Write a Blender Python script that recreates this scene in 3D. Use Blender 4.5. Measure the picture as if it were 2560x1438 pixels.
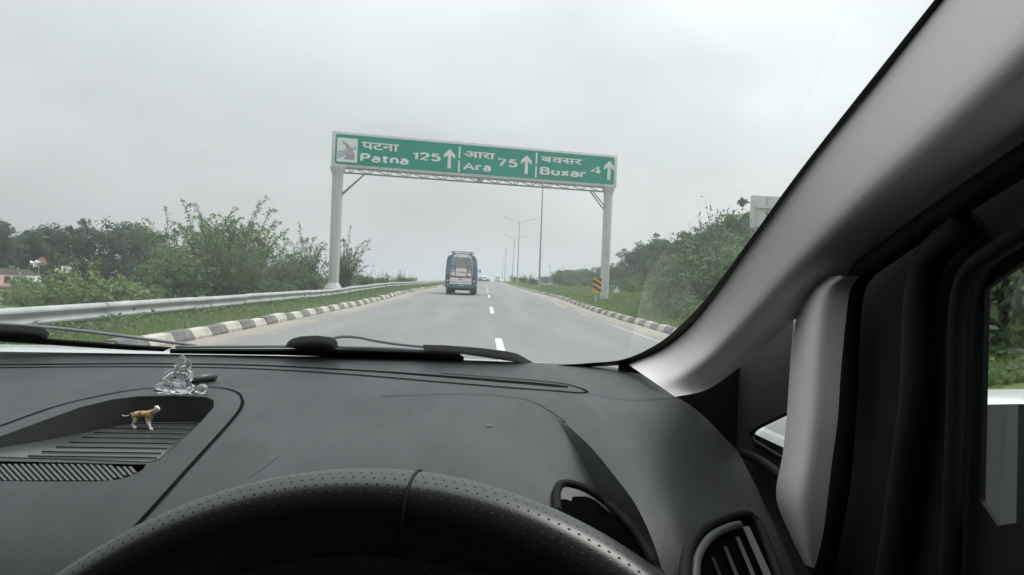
import bpy, bmesh, math, random
import numpy as np
from mathutils import Vector, Matrix
from mathutils.geometry import delaunay_2d_cdt

sc = bpy.context.scene
for o in list(bpy.data.objects):
    bpy.data.objects.remove(o)
COL = sc.collection

# ---------------------------------------------------------------- camera
W_PX, H_PX, F_PX = 2560.0, 1438.0, 1971.0
EYE = Vector((0.0, 0.0, 1.25))                      # phone held at the driver's eye height
ROLL = math.radians(2.32)
Yc = Vector(((1211 - 1280) / F_PX, (719 - 700) / F_PX, 1.0)).normalized()   # road direction seen from the camera
Zc = Vector((math.sin(ROLL), math.cos(ROLL), 0.0))
Zc = (Zc - Yc * Zc.dot(Yc)).normalized()
Xc = Vector((0, 0, 0)) + Zc.cross(Yc)               # camera frame is left handed (right, up, forward)
R_WC = Matrix((Xc, Yc, Zc))                         # camera (right, up, forward) -> world
cam_d = bpy.data.cameras.new('camera')
cam = bpy.data.objects.new('camera', cam_d)
COL.objects.link(cam)
sc.camera = cam
cam_d.sensor_width = 36.0
cam_d.lens = 36.0 * F_PX / W_PX
cam_d.clip_start = 0.02
cam_d.clip_end = 12000
r_ = R_WC @ Vector((1, 0, 0)); u_ = R_WC @ Vector((0, 1, 0)); f_ = R_WC @ Vector((0, 0, 1))
cam.matrix_world = Matrix(((r_.x, u_.x, -f_.x, EYE.x), (r_.y, u_.y, -f_.y, EYE.y),
                           (r_.z, u_.z, -f_.z, EYE.z), (0, 0, 0, 1)))

# ---------------------------------------------------------------- sky, sun, exposure
SUN_EL, SUN_AZ = math.radians(58), math.radians(60)     # azimuth measured from +Y towards +X
world = bpy.data.worlds.new('World'); sc.world = world
world.use_nodes = True
nt = world.node_tree; N = nt.nodes; L = nt.links
N.clear()
out = N.new('ShaderNodeOutputWorld'); bg = N.new('ShaderNodeBackground')
sky = N.new('ShaderNodeTexSky'); sky.sky_type = 'NISHITA'; sky.sun_disc = False
sky.sun_elevation = SUN_EL; sky.sun_rotation = SUN_AZ
sky.air_density = 1.5; sky.dust_density = 4.0
tc = N.new('ShaderNodeTexCoord')
sep = N.new('ShaderNodeSeparateXYZ'); L.new(tc.outputs['Generated'], sep.inputs[0])
# overcast cloud deck: brighter towards the zenith, slightly brighter around the hidden sun, soft folds of cloud
def wm(op, a, b=None, c=None, clamp=False):
    n = N.new('ShaderNodeMath'); n.operation = op; n.use_clamp = clamp
    for i, v in enumerate((a, b, c)):
        if v is None: continue
        if isinstance(v, (int, float)): n.inputs[i].default_value = v
        else: L.new(v, n.inputs[i])
    return n.outputs[0]
elev = wm('MAXIMUM', sep.outputs['Z'], 0.0)
grad = wm('MULTIPLY_ADD', wm('POWER', elev, 3.0), 1.75, 0.575)
sund = N.new('ShaderNodeVectorMath'); sund.operation = 'DOT_PRODUCT'
L.new(tc.outputs['Generated'], sund.inputs[0])
sund.inputs[1].default_value = (math.sin(SUN_AZ) * math.cos(SUN_EL), math.cos(SUN_AZ) * math.cos(SUN_EL), math.sin(SUN_EL))
glow = wm('MULTIPLY', wm('MAXIMUM', sund.outputs['Value'], 0.0), 0.45)
mp = N.new('ShaderNodeMapping'); mp.inputs['Scale'].default_value = (1.0, 1.0, 2.2)
mp.inputs['Location'].default_value = (2.1, 0.35, 1.3)
L.new(tc.outputs['Generated'], mp.inputs[0])
nz = N.new('ShaderNodeTexNoise'); nz.inputs['Scale'].default_value = 2.6; nz.inputs['Detail'].default_value = 4.0
nz.inputs['Roughness'].default_value = 0.45; nz.inputs['Distortion'].default_value = 0.4
L.new(mp.outputs[0], nz.inputs['Vector'])
cl = N.new('ShaderNodeMapRange'); cl.inputs['From Min'].default_value = 0.30; cl.inputs['From Max'].default_value = 0.70
cl.inputs['To Min'].default_value = 0.84; cl.inputs['To Max'].default_value = 1.15
L.new(nz.outputs['Fac'], cl.inputs['Value'])
bright = wm('MULTIPLY', wm('ADD', grad, glow), cl.outputs[0])
ccol = N.new('ShaderNodeMix'); ccol.data_type = 'RGBA'
ccol.inputs['A'].default_value = (0.915, 0.985, 0.975, 1); ccol.inputs['B'].default_value = (0.945, 0.99, 1.005, 1)
L.new(cl.outputs[0], ccol.inputs['Factor'])
mul = N.new('ShaderNodeVectorMath'); mul.operation = 'SCALE'
L.new(ccol.outputs['Result'], mul.inputs[0]); L.new(bright, mul.inputs['Scale'])
nsc = N.new('ShaderNodeVectorMath'); nsc.operation = 'SCALE'; nsc.inputs['Scale'].default_value = 0.10
L.new(sky.outputs[0], nsc.inputs[0])
mx = N.new('ShaderNodeMix'); mx.data_type = 'RGBA'; mx.inputs['Factor'].default_value = 0.93
L.new(nsc.outputs[0], mx.inputs['A']); L.new(mul.outputs[0], mx.inputs['B'])
L.new(mx.outputs['Result'], bg.inputs['Color']); bg.inputs['Strength'].default_value = 1.0
L.new(bg.outputs[0], out.inputs['Surface'])

sun_d = bpy.data.lights.new('sun', 'SUN'); sun_d.energy = 1.4; sun_d.angle = math.radians(25)
sun_d.color = (1.0, 0.97, 0.92)
sun = bpy.data.objects.new('sun', sun_d); COL.objects.link(sun)
sun.rotation_euler = (math.pi / 2 - SUN_EL, 0, -SUN_AZ + math.pi)
sun.location = (0, 0, 30)

sc.view_settings.view_transform = 'Standard'; sc.view_settings.look = 'None'
sc.view_settings.exposure = 0.17; sc.view_settings.gamma = 1.0; sc.view_settings.use_curve_mapping = False
sc.render.engine = 'CYCLES'
sc.cycles.use_denoising = True
sc.cycles.max_bounces = 8; sc.cycles.diffuse_bounces = 3; sc.cycles.glossy_bounces = 3
sc.cycles.transparent_max_bounces = 12; sc.cycles.transmission_bounces = 6; sc.cycles.volume_bounces = 0
sc.cycles.caustics_reflective = False; sc.cycles.caustics_refractive = False
sc.cycles.sample_clamp_indirect = 4.0

HAZE_DENSITY = 0.0008
# ---------------------------------------------------------------- helpers
def ray(px, py):
    d = R_WC @ Vector(((px - 1280) / F_PX, (719 - py) / F_PX, 1.0))
    return d / d.y                                   # per metre of forward distance
def at(px, py, dist):
    return EYE + ray(px, py) * dist
def S(a, b, v):
    t = np.clip((np.asarray(v, float) - a) / (b - a), 0, 1)
    return t * t * (3 - 2 * t)
def zr(y):                                           # height of the road along its length (climbs to a crest)
    return float(.22 * S(30, 58, y) + .52 * S(60, 260, y) - 4 * S(268, 420, y) - 6 * S(420, 900, y))

def setp(o, label=None, cat=None, group=None, kind=None):
    if label: o['label'] = label
    if cat: o['category'] = cat
    if group: o['group'] = group
    if kind: o['kind'] = kind
    return o
def empty(name, loc=(0, 0, 0), rz=0.0):
    o = bpy.data.objects.new(name, None); COL.objects.link(o)
    o.location = loc; o.rotation_euler = (0, 0, rz); o.empty_display_size = .2
    return o
def mesh(name, V, Fc, mats, smooth=False, angle=None, mi=None):
    me = bpy.data.meshes.new(name)
    me.from_pydata([tuple(v) for v in V], [], [tuple(f) for f in Fc])
    for m in (mats if isinstance(mats, (list, tuple)) else [mats]):
        me.materials.append(m)
    if mi is not None:
        me.polygons.foreach_set('material_index', mi)
    if smooth:
        me.polygons.foreach_set('use_smooth', [True] * len(me.polygons))
        if angle: me.set_sharp_from_angle(angle=math.radians(angle))
    me.update()
    return me
def fastmesh(name, V, k, mat_, mi=None):
    """V (n*k,3): n separate faces of k corners each"""
    V = np.asarray(V, np.float32); n = len(V) // k
    me = bpy.data.meshes.new(name)
    me.vertices.add(len(V)); me.vertices.foreach_set('co', V.ravel())
    me.loops.add(len(V)); me.loops.foreach_set('vertex_index', np.arange(len(V), dtype=np.int32))
    me.polygons.add(n); me.polygons.foreach_set('loop_start', np.arange(0, len(V), k, dtype=np.int32))
    for m in (mat_ if isinstance(mat_, (list, tuple)) else [mat_]): me.materials.append(m)
    if mi is not None: me.polygons.foreach_set('material_index', np.asarray(mi, np.int32))
    me.update(calc_edges=True)
    return me
def link(name, me, parent=None, loc=None, rot=None, scale=None):
    o = bpy.data.objects.new(name, me); COL.objects.link(o)
    if parent: o.parent = parent
    if loc is not None: o.location = loc
    if rot is not None: o.rotation_euler = rot
    if scale is not None: o.scale = scale if hasattr(scale, '__len__') else (scale,) * 3
    return o
def obj(name, V, Fc, m, parent=None, smooth=False, angle=None, mi=None, **k):
    return link(name, mesh(name, V, Fc, m, smooth, angle, mi), parent, **k)

BOXF = [(0, 3, 2, 1), (4, 5, 6, 7), (0, 1, 5, 4), (1, 2, 6, 5), (2, 3, 7, 6), (3, 0, 4, 7)]
def boxg(c, s, rot=None):
    hx, hy, hz = s[0] / 2, s[1] / 2, s[2] / 2
    V = [Vector(p) for p in ((-hx, -hy, -hz), (hx, -hy, -hz), (hx, hy, -hz), (-hx, hy, -hz),
                             (-hx, -hy, hz), (hx, -hy, hz), (hx, hy, hz), (-hx, hy, hz))]
    if rot is not None: V = [rot @ v for v in V]
    return [v + Vector(c) for v in V], list(BOXF)
def bevel_box(c, s, b, seg=2):
    bm = bmesh.new(); bmesh.ops.create_cube(bm, size=1)
    bmesh.ops.scale(bm, vec=s, verts=bm.verts)
    bmesh.ops.bevel(bm, geom=list(bm.edges), offset=b, segments=seg, profile=.5, affect='EDGES')
    bmesh.ops.translate(bm, vec=c, verts=bm.verts)
    V = [v.co.copy() for v in bm.verts]; bm.verts.index_update()
    Fc = [[v.index for v in f.verts] for f in bm.faces]; bm.free()
    return V, Fc
def join(parts):
    V, Fc = [], []
    for v, f in parts:
        k = len(V); V += list(v); Fc += [tuple(i + k for i in q) for q in f]
    return V, Fc
def tube(pts, rad, n=8, cap=True, closed=False):
    pts = [Vector(p) for p in pts]; m = len(pts)
    if not hasattr(rad, '__len__'): rad = [rad] * m
    V, Fc = [], []
    ref = None
    for i, p in enumerate(pts):
        a = pts[(i - 1) % m] if (closed or i > 0) else p
        b = pts[(i + 1) % m] if (closed or i < m - 1) else p
        t = (b - a).normalized() if (b - a).length > 1e-9 else Vector((0, 0, 1))
        if ref is None:
            ref = t.orthogonal().normalized()
        ref = (ref - t * ref.dot(t)).normalized()
        bi = t.cross(ref)
        for k in range(n):
            an = 2 * math.pi * k / n
            V.append(p + (ref * math.cos(an) + bi * math.sin(an)) * rad[i])
    rng_ = m if closed else m - 1
    for i in range(rng_):
        for k in range(n):
            a = i * n + k; b = i * n + (k + 1) % n; j = (i + 1) % m
            Fc.append((a, b, j * n + (k + 1) % n, j * n + k))
    if cap and not closed:
        Fc.append(tuple(range(n - 1, -1, -1))); Fc.append(tuple((m - 1) * n + k for k in range(n)))
    return V, Fc
def prism(poly, z0, z1):
    n = len(poly)
    V = [Vector((p[0], p[1], z0)) for p in poly] + [Vector((p[0], p[1], z1)) for p in poly]
    Fc = [tuple(range(n - 1, -1, -1)), tuple(range(n, 2 * n))]
    Fc += [(i, (i + 1) % n, n + (i + 1) % n, n + i) for i in range(n)]
    return V, Fc
def grid(rows):
    nr, nc = len(rows), len(rows[0])
    V = [p for r in rows for p in r]
    Fc = [(i * nc + j, i * nc + j + 1, (i + 1) * nc + j + 1, (i + 1) * nc + j) for i in range(nr - 1) for j in range(nc - 1)]
    return V, Fc
def catmull(P, n):
    P = [np.array(p, float) for p in P]; m = len(P) - 1; out_ = []
    for t in np.linspace(0, m - 1e-9, n):
        i = int(t); u = t - i
        p0 = P[max(i - 1, 0)]; p1 = P[i]; p2 = P[i + 1]; p3 = P[min(i + 2, m)]
        out_.append(.5 * (2 * p1 + (p2 - p0) * u + (2 * p0 - 5 * p1 + 4 * p2 - p3) * u * u + (3 * p1 - p0 - 3 * p2 + p3) * u ** 3))
    return out_

# ---------------------------------------------------------------- materials
def rgba(c): return (c[0], c[1], c[2], 1.0)
def mat(name, col, rough=.6, col2=None, scale=4.0, detail=4, bump=0.0, bscale=80.0, metal=0.0, spec=.5, lo=.35, hi=.65,
        coat=0.0, stretch=None):
    m = bpy.data.materials.new(name); m.use_nodes = True
    t = m.node_tree; n = t.nodes; l = t.links; b = n['Principled BSDF']
    b.inputs['Roughness'].default_value = rough; b.inputs['Metallic'].default_value = metal
    b.inputs['Specular IOR Level'].default_value = spec
    if coat: b.inputs['Coat Weight'].default_value = coat; b.inputs['Coat Roughness'].default_value = .08
    b.inputs['Base Color'].default_value = rgba(col)
    tcn = n.new('ShaderNodeTexCoord'); src = tcn.outputs['Object']
    if stretch:
        mpn = n.new('ShaderNodeMapping'); mpn.inputs['Scale'].default_value = stretch
        l.new(src, mpn.inputs[0]); src = mpn.outputs[0]
    if col2 is not None:
        z = n.new('ShaderNodeTexNoise'); z.inputs['Scale'].default_value = scale; z.inputs['Detail'].default_value = detail
        l.new(src, z.inputs['Vector'])
        r = n.new('ShaderNodeValToRGB'); r.color_ramp.elements[0].position = lo; r.color_ramp.elements[1].position = hi
        r.color_ramp.elements[0].color = rgba(col); r.color_ramp.elements[1].color = rgba(col2)
        l.new(z.outputs['Fac'], r.inputs[0]); l.new(r.outputs[0], b.inputs['Base Color'])
    if bump:
        z2 = n.new('ShaderNodeTexNoise'); z2.inputs['Scale'].default_value = bscale; z2.inputs['Detail'].default_value = 3
        l.new(src, z2.inputs['Vector'])
        bp = n.new('ShaderNodeBump'); bp.inputs['Strength'].default_value = bump; bp.inputs['Distance'].default_value = .01
        l.new(z2.outputs['Fac'], bp.inputs['Height']); l.new(bp.outputs[0], b.inputs['Normal'])
    return m
def leafmat(name, c1, c2, c3=None, trans=.45):
    m = bpy.data.materials.new(name); m.use_nodes = True
    t = m.node_tree; n = t.nodes; l = t.links; n.remove(n['Principled BSDF'])
    o = n['Material Output']
    geo = n.new('ShaderNodeNewGeometry')
    r = n.new('ShaderNodeValToRGB')
    r.color_ramp.elements[0].color = rgba(c1); r.color_ramp.elements[1].color = rgba(c2)
    if c3: e = r.color_ramp.elements.new(.93); e.color = rgba(c2); r.color_ramp.elements[2].color = rgba(c3)
    oi = n.new('ShaderNodeObjectInfo')
    a = n.new('ShaderNodeMath'); a.operation = 'MULTIPLY_ADD'; a.inputs[1].default_value = .75
    b2 = n.new('ShaderNodeMath'); b2.operation = 'MULTIPLY'; b2.inputs[1].default_value = .25
    l.new(oi.outputs['Random'], b2.inputs[0]); l.new(geo.outputs['Random Per Island'], a.inputs[0]); l.new(b2.outputs[0], a.inputs[2])
    l.new(a.outputs[0], r.inputs[0])
    d = n.new('ShaderNodeBsdfPrincipled'); d.inputs['Roughness'].default_value = .55; d.inputs['Specular IOR Level'].default_value = .35
    tr = n.new('ShaderNodeBsdfTranslucent'); mixn = n.new('ShaderNodeMixShader'); mixn.inputs[0].default_value = trans
    l.new(r.outputs[0], d.inputs['Base Color']); l.new(r.outputs[0], tr.inputs['Color'])
    l.new(d.outputs[0], mixn.inputs[1]); l.new(tr.outputs[0], mixn.inputs[2]); l.new(mixn.outputs[0], o.inputs['Surface'])
    return m
def glassmat(name, tint=(.93, .96, .95), refl=1.0, rough=.0, film=0.0):
    """thin pane: clear transmission plus the Fresnel reflection of a flat sheet"""
    m = bpy.data.materials.new(name); m.use_nodes = True
    t = m.node_tree; n = t.nodes; l = t.links; n.remove(n['Principled BSDF'])
    o = n['Material Output']
    tr = n.new('ShaderNodeBsdfTransparent'); tr.inputs[0].default_value = rgba(tint)
    g = n.new('ShaderNodeBsdfGlossy'); g.inputs['Roughness'].default_value = rough
    fr = n.new('ShaderNodeLayerWeight'); fr.inputs[0].default_value = .5
    p5 = n.new('ShaderNodeMath'); p5.operation = 'POWER'; p5.inputs[1].default_value = 5.0
    l.new(fr.outputs['Facing'], p5.inputs[0])
    p6 = n.new('ShaderNodeMath'); p6.operation = 'MULTIPLY_ADD'; p6.inputs[1].default_value = .92; p6.inputs[2].default_value = .075
    l.new(p5.outputs[0], p6.inputs[0])
    k = n.new('ShaderNodeMath'); k.operation = 'MULTIPLY'; k.inputs[1].default_value = refl
    mixn = n.new('ShaderNodeMixShader')
    l.new(p6.outputs[0], k.inputs[0]); l.new(k.outputs[0], mixn.inputs[0])
    l.new(tr.outputs[0], mixn.inputs[1]); l.new(g.outputs[0], mixn.inputs[2]); l.new(mixn.outputs[0], o.inputs['Surface'])
    if film:                                         # thin uneven film of dust on the outside of the pane
        tl = n.new('ShaderNodeBsdfTranslucent'); tl.inputs[0].default_value = (.9, .92, .92, 1)
        z = n.new('ShaderNodeTexNoise'); z.inputs['Scale'].default_value = 3.0; z.inputs['Detail'].default_value = 6
        tcn = n.new('ShaderNodeTexCoord'); l.new(tcn.outputs['Object'], z.inputs['Vector'])
        mr = n.new('ShaderNodeMapRange'); mr.inputs[1].default_value = .3; mr.inputs[2].default_value = .7
        mr.inputs[3].default_value = film * .7; mr.inputs[4].default_value = film * 1.3; l.new(z.outputs['Fac'], mr.inputs[0])
        m2 = n.new('ShaderNodeMixShader'); l.new(mr.outputs[0], m2.inputs[0]); l.new(mixn.outputs[0], m2.inputs[1]); l.new(tl.outputs[0], m2.inputs[2])
        l.new(m2.outputs[0], o.inputs['Surface'])
    return m

M = {}
M['galv'] = mat('galvanised', (.36, .38, .38), .45, (.48, .49, .48), 1.6, metal=.35, bump=.05, bscale=12)
M['post'] = mat('gantry_paint', (.44, .46, .46), .5, (.52, .53, .52), 1.3, bump=.03, bscale=20)
M['kerb_w'] = mat('kerb_white_paint', (.50, .48, .41), .8, (.30, .275, .23), 4, lo=.40, hi=.75, bump=.25, bscale=30)
M['kerb_k'] = mat('kerb_black_paint', (.105, .106, .108), .8, (.23, .215, .19), 4, lo=.40, hi=.75, bump=.25, bscale=30)
M['line'] = mat('road_paint', (.68, .68, .66), .7, (.36, .36, .35), 7, lo=.38, hi=.72, bump=.1, bscale=60)
M['green'] = mat('sign_green', (.004, .245, .172), .42, (.008, .275, .195), 1.1, spec=.35)
M['signwhite'] = mat('sign_white', (.70, .72, .72), .4, (.64, .66, .66), 2)
M['alu'] = mat('sign_frame', (.58, .59, .60), .4, (.50, .51, .51), 3)
M['steel'] = mat('truss_steel', (.20, .21, .22), .5, (.27, .27, .27), 6)
M['bark'] = mat('bark', (.10, .075, .055), .9, (.16, .13, .10), 8, bump=.5, bscale=25)
M['yellow'] = mat('marker_yellow', (.62, .40, .05), .5, (.5, .33, .06), 8)
M['black'] = mat('marker_black', (.03, .025, .02), .6, (.05, .045, .04), 8)
M['lamp_pole'] = mat('lamp_pole', (.27, .29, .30), .5, (.33, .34, .35), 2)
M['leaf_dark'] = leafmat('leaf_dark', (.040, .074, .040), (.080, .125, .064))
M['leaf_mid'] = leafmat('leaf_mid', (.060, .112, .042), (.125, .195, .072))
M['leaf_far'] = leafmat('leaf_far', (.050, .092, .044), (.100, .155, .068))
M['leaf_light'] = leafmat('leaf_light', (.11, .18, .062), (.21, .29, .11))
M['leaf_bush'] = leafmat('leaf_bush', (.080, .145, .054), (.165, .245, .098), (.32, .25, .18))
M['grass'] = leafmat('grass_blade', (.135, .21, .07), (.25, .32, .13))

# ================================================================ SETTING
def ramp_mix(t, fac, c1, c2):
    n = t.nodes.new('ShaderNodeMix'); n.data_type = 'RGBA'
    t.links.new(fac, n.inputs['Factor'])
    for k, c in (('A', c1), ('B', c2)):
        if hasattr(c, '__len__'): n.inputs[k].default_value = rgba(c)
        else: t.links.new(c, n.inputs[k])
    return n.outputs['Result']
def mnode(t, op, a, b=None, c=None, clamp=False):
    n = t.nodes.new('ShaderNodeMath'); n.operation = op; n.use_clamp = clamp
    for i, v in enumerate((a, b, c)):
        if v is None: continue
        if isinstance(v, (int, float)): n.inputs[i].default_value = v
        else: t.links.new(v, n.inputs[i])
    return n.outputs[0]
def noise(t, vec, scale, detail=4, rough=.5):
    n = t.nodes.new('ShaderNodeTexNoise'); n.inputs['Scale'].default_value = scale
    n.inputs['Detail'].default_value = detail; n.inputs['Roughness'].default_value = rough
    t.links.new(vec, n.inputs['Vector']); return n.outputs['Fac']
def mrange(t, v, a, b, c=0.0, d=1.0):
    n = t.nodes.new('ShaderNodeMapRange'); n.interpolation_type = 'SMOOTHSTEP'
    for i, x in enumerate((a, b, c, d)): n.inputs[i + 1].default_value = x
    t.links.new(v, n.inputs[0]); return n.outputs[0]

def asphalt_material():
    m = bpy.data.materials.new('asphalt'); m.use_nodes = True; t = m.node_tree
    b = t.nodes['Principled BSDF']; b.inputs['Roughness'].default_value = .75; b.inputs['Specular IOR Level'].default_value = .4
    tcn = t.nodes.new('ShaderNodeTexCoord'); co = tcn.outputs['Object']
    sp = t.nodes.new('ShaderNodeSeparateXYZ'); t.links.new(co, sp.inputs[0])
    mpn = t.nodes.new('ShaderNodeMapping'); mpn.inputs['Scale'].default_value = (1.0, .09, 1.0); t.links.new(co, mpn.inputs[0])
    big = noise(t, mpn.outputs[0], .9, 5, .55)
    fine = noise(t, co, 22, 3, .6)
    grit = noise(t, co, 130, 2, .7)
    col = ramp_mix(t, mrange(t, big, .32, .70), (.165, .166, .170), (.215, .213, .212))
    col = ramp_mix(t, mnode(t, 'MULTIPLY', mrange(t, fine, .40, .72), .5), col, (.255, .25, .24))
    col = ramp_mix(t, mnode(t, 'MULTIPLY', mrange(t, grit, .52, .75), .35), col, (.09, .09, .09))
    # tyre-polished tracks and a dusty sand edge along both kerbs
    ax = mnode(t, 'ABSOLUTE', sp.outputs['X'])
    wob = mnode(t, 'MULTIPLY_ADD', noise(t, co, .55, 5, .6), 1.5, -.75)
    edge = mrange(t, mnode(t, 'ADD', ax, wob), 3.95, 4.85)
    edge = mnode(t, 'MULTIPLY', edge, mrange(t, fine, .2, .6, .55, 1.0))
    col = ramp_mix(t, mnode(t, 'MULTIPLY', edge, .85), col, (.33, .285, .225))
    # polished wheel tracks in both lanes, oil-darkened lane centres and a few old patches
    for cx, w_ in ((-3.0, .42), (-1.25, .42), (1.35, .42), (3.05, .42)):
        tr = mrange(t, mnode(t, 'ABSOLUTE', mnode(t, 'SUBTRACT', sp.outputs['X'], cx)), w_, .05, 0.0, .30)
        col = ramp_mix(t, mnode(t, 'MULTIPLY', tr, mrange(t, big, .25, .6)), col, (.235, .234, .232))
    pt = mrange(t, noise(t, mpn.outputs[0], .33, 2, .4), .60, .64, 0.0, .35)
    col = ramp_mix(t, pt, col, (.125, .125, .128))
    t.links.new(col, b.inputs['Base Color'])
    bp = t.nodes.new('ShaderNodeBump'); bp.inputs['Strength'].default_value = .35; bp.inputs['Distance'].default_value = .01
    t.links.new(grit, bp.inputs['Height']); t.links.new(bp.outputs[0], b.inputs['Normal'])
    return m
M['asphalt'] = asphalt_material()
M['worn'] = mat('worn_road_paint', (.52, .51, .48), .8, (.26, .25, .235), 5, lo=.35, hi=.62, bump=.1, bscale=60)
def ground_material():
    m = bpy.data.materials.new('grassy_earth'); m.use_nodes = True; t = m.node_tree
    b = t.nodes['Principled BSDF']; b.inputs['Roughness'].default_value = .95; b.inputs['Specular IOR Level'].default_value = .15
    co = t.nodes.new('ShaderNodeTexCoord').outputs['Object']
    a = noise(t, co, .35, 6, .6); f = noise(t, co, 5, 5, .65); g = noise(t, co, 40, 3, .6)
    grass = ramp_mix(t, mrange(t, f, .3, .7), (.125, .185, .07), (.215, .27, .11))
    grass = ramp_mix(t, mnode(t, 'MULTIPLY', mrange(t, g, .4, .7), .4), grass, (.05, .07, .028))
    soil = ramp_mix(t, f, (.17, .135, .095), (.25, .21, .16))
    col = ramp_mix(t, mrange(t, mnode(t, 'MULTIPLY_ADD', f, .25, a), .66, .80), grass, soil)
    t.links.new(col, b.inputs['Base Color'])
    bp = t.nodes.new('ShaderNodeBump'); bp.inputs['Strength'].default_value = .8; bp.inputs['Distance'].default_value = .06
    t.links.new(g, bp.inputs['Height']); t.links.new(bp.outputs[0], b.inputs['Normal'])
    return m
M['ground'] = ground_material()

XS = [-4000, -1200, -400, -160, -80, -50, -35, -25, -19, -14, -11, -9.3, -8.3, -7.2, -6.2, -5.2, -5.05, 5.05, 5.2, 5.8, 6.6, 7.6, 9, 10.5,
      12, 13.2, 14.2, 14.4, 23.6, 23.8, 26, 32, 45, 80, 160, 400, 1200, 4000]
ZS = [-1.6, -1.6, -1.6, -1.5, -1.4, -1.2, -1.05, -.9, -.75, -.55, -.3, -.06, .06, .12, .12, .10, -.06, -.06, .10, .20, .34, .46, .55, .55,
      .45, .25, .08, -.05, -.05, .05, .10, .12, .1, 0, -.2, -.5, -1, -1.6]
YS = list(np.arange(-30, 130, 2.5)) + list(np.arange(130, 440, 8.0)) + [480, 540, 620, 720, 900, 1300, 2000, 3500, 6000]
def gz(x, y):
    base = float(np.interp(x, XS, ZS))
    far = float(S(30, 200, abs(x)))
    return zr(y) * (1 - .6 * far * (y < 268)) + base
rngG = np.random.default_rng(3)
rows = []
for y in YS:
    r = []
    for i, x in enumerate(XS):
        bumpy = 0.0
        if 5.5 < x < 13.5 or -14 < x < -5.6: bumpy = rngG.normal() * .035
        r.append(Vector((x, y, gz(x, y) + bumpy)))
    rows.append(r)
V, Fc = grid(rows)
ground = setp(obj('ground', V, Fc, M['ground'], smooth=True), kind='structure')

def sheet(x0, x1, y0, y1, dz, name, m, parent=None, step=2.5, nx=1):
    ys = list(np.arange(y0, y1, step)) + [y1]
    rows = [[Vector((x, y, zr(y) + dz)) for x in np.linspace(x0, x1, nx + 1)] for y in ys]
    V, Fc = grid(rows)
    return obj(name, V, Fc, m, parent, smooth=True)
road = setp(sheet(-5.06, 5.06, -25, 430, 0.0, 'road', M['asphalt'], nx=4), kind='structure')
opp = setp(sheet(14.35, 23.65, -25, 430, 0.0, 'road', M['asphalt'], nx=2), kind='structure')
DASH_X = .35
for k in range(-1, 14):
    y0 = 10.6 + 19 * k
    sheet(DASH_X - .075, DASH_X + .075, y0, y0 + 6.4, .004, 'lane_marking', M['line'], road, step=1.0)
for a, b in ((-4, 24.9), (29.4, 32.6), (38.5, 46.5), (53, 67), (74, 100), (106, 150), (158, 250)):
    sheet(3.99, 4.09, a, b, .004, 'edge_line', M['worn'], road, step=1.5)

# ---- kerbs: one painted block after another
random.seed(5)
def kerb_block(mirror, length):
    prof = [(0, -.08), (0, .05), (.07, .165), (.10, .18), (.24, .18), (.26, .16), (.26, -.08)]
    prof = [(-x, z) for x, z in prof] if mirror else prof
    hl = length / 2; n = len(prof)
    V = [Vector((x, -hl, z)) for x, z in prof] + [Vector((x, hl, z)) for x, z in prof]
    Fc = [(i, (i + 1) % n, n + (i + 1) % n, n + i) for i in range(n)] + [tuple(range(n - 1, -1, -1)), tuple(range(n, 2 * n))]
    if not mirror: Fc = [tuple(reversed(f)) for f in Fc]
    return V, Fc
BL = .92
for side in (-1, 1):
    kb = setp(empty('kerb', (5.0 * side, 0, 0)), kind='structure')
    V, Fc = kerb_block(side < 0, BL - .02)
    mw = mesh('kerb_block', V, Fc, M['kerb_w'], True, 25); mk = mesh('kerb_block', V, Fc, M['kerb_k'], True, 25)
    y = 7.0 + (.35 if side > 0 else 0.0); i = 0
    while y < 112:
        link('kerb_block', mw if i % 2 == 0 else mk, kb,
             loc=(random.gauss(0, .012), y, zr(y) + random.gauss(-.005, .012)),
             rot=(random.gauss(0, .006), random.gauss(0, .02), random.gauss(0, .012)))
        y += BL; i += 1
    parts = []; mi = []
    while y < 300:
        dz = zr(y); parts.append(([v + Vector((0, y, dz)) for v in V], Fc)); mi += [i % 2] * len(Fc); y += BL; i += 1
    V2, F2 = join(parts)
    setp(obj('kerb_far_run', V2, F2, [M['kerb_w'], M['kerb_k']], kb, mi=mi), kind='stuff')

# ---- steel crash barrier on the left
gr = setp(empty('guardrail', (-6.6, 0, 0)), 'long galvanised steel crash barrier along the left verge', 'guardrail')
prof = [(-.012, .335), (.0, .318), (.03, .325), (.065, .352), (.085, .385), (.082, .41), (.05, .435), (.02, .455), (.008, .475),
        (.02, .497), (.05, .517), (.082, .54), (.085, .565), (.065, .598), (.03, .625), (.0, .632), (-.012, .615)]
prof = [(x * .9, z - .05) for x, z in prof]
y = -2.0; sec = 4.0
while y < 240:
    ys = np.linspace(y, y + sec + .12, 3)
    rows = [[Vector((x + (.004 if k == 2 else 0), yy, zr(yy) + z)) for x, z in prof] for k, yy in enumerate(ys)]
    V, Fc = grid(rows)
    o = obj('rail_section', V, Fc, M['galv'], gr, smooth=True)
    o.location = (random.gauss(0, .006), 0, random.gauss(0, .008))
    V, Fc = join([boxg((-.10, y + 1.0, zr(y) + .28), (.11, .12, .62)), boxg((-.03, y + 1.0, zr(y) + .47), (.05, .10, .25))])
    if y < 120: obj('rail_post', V, Fc, M['galv'], gr)
    y += sec

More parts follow.
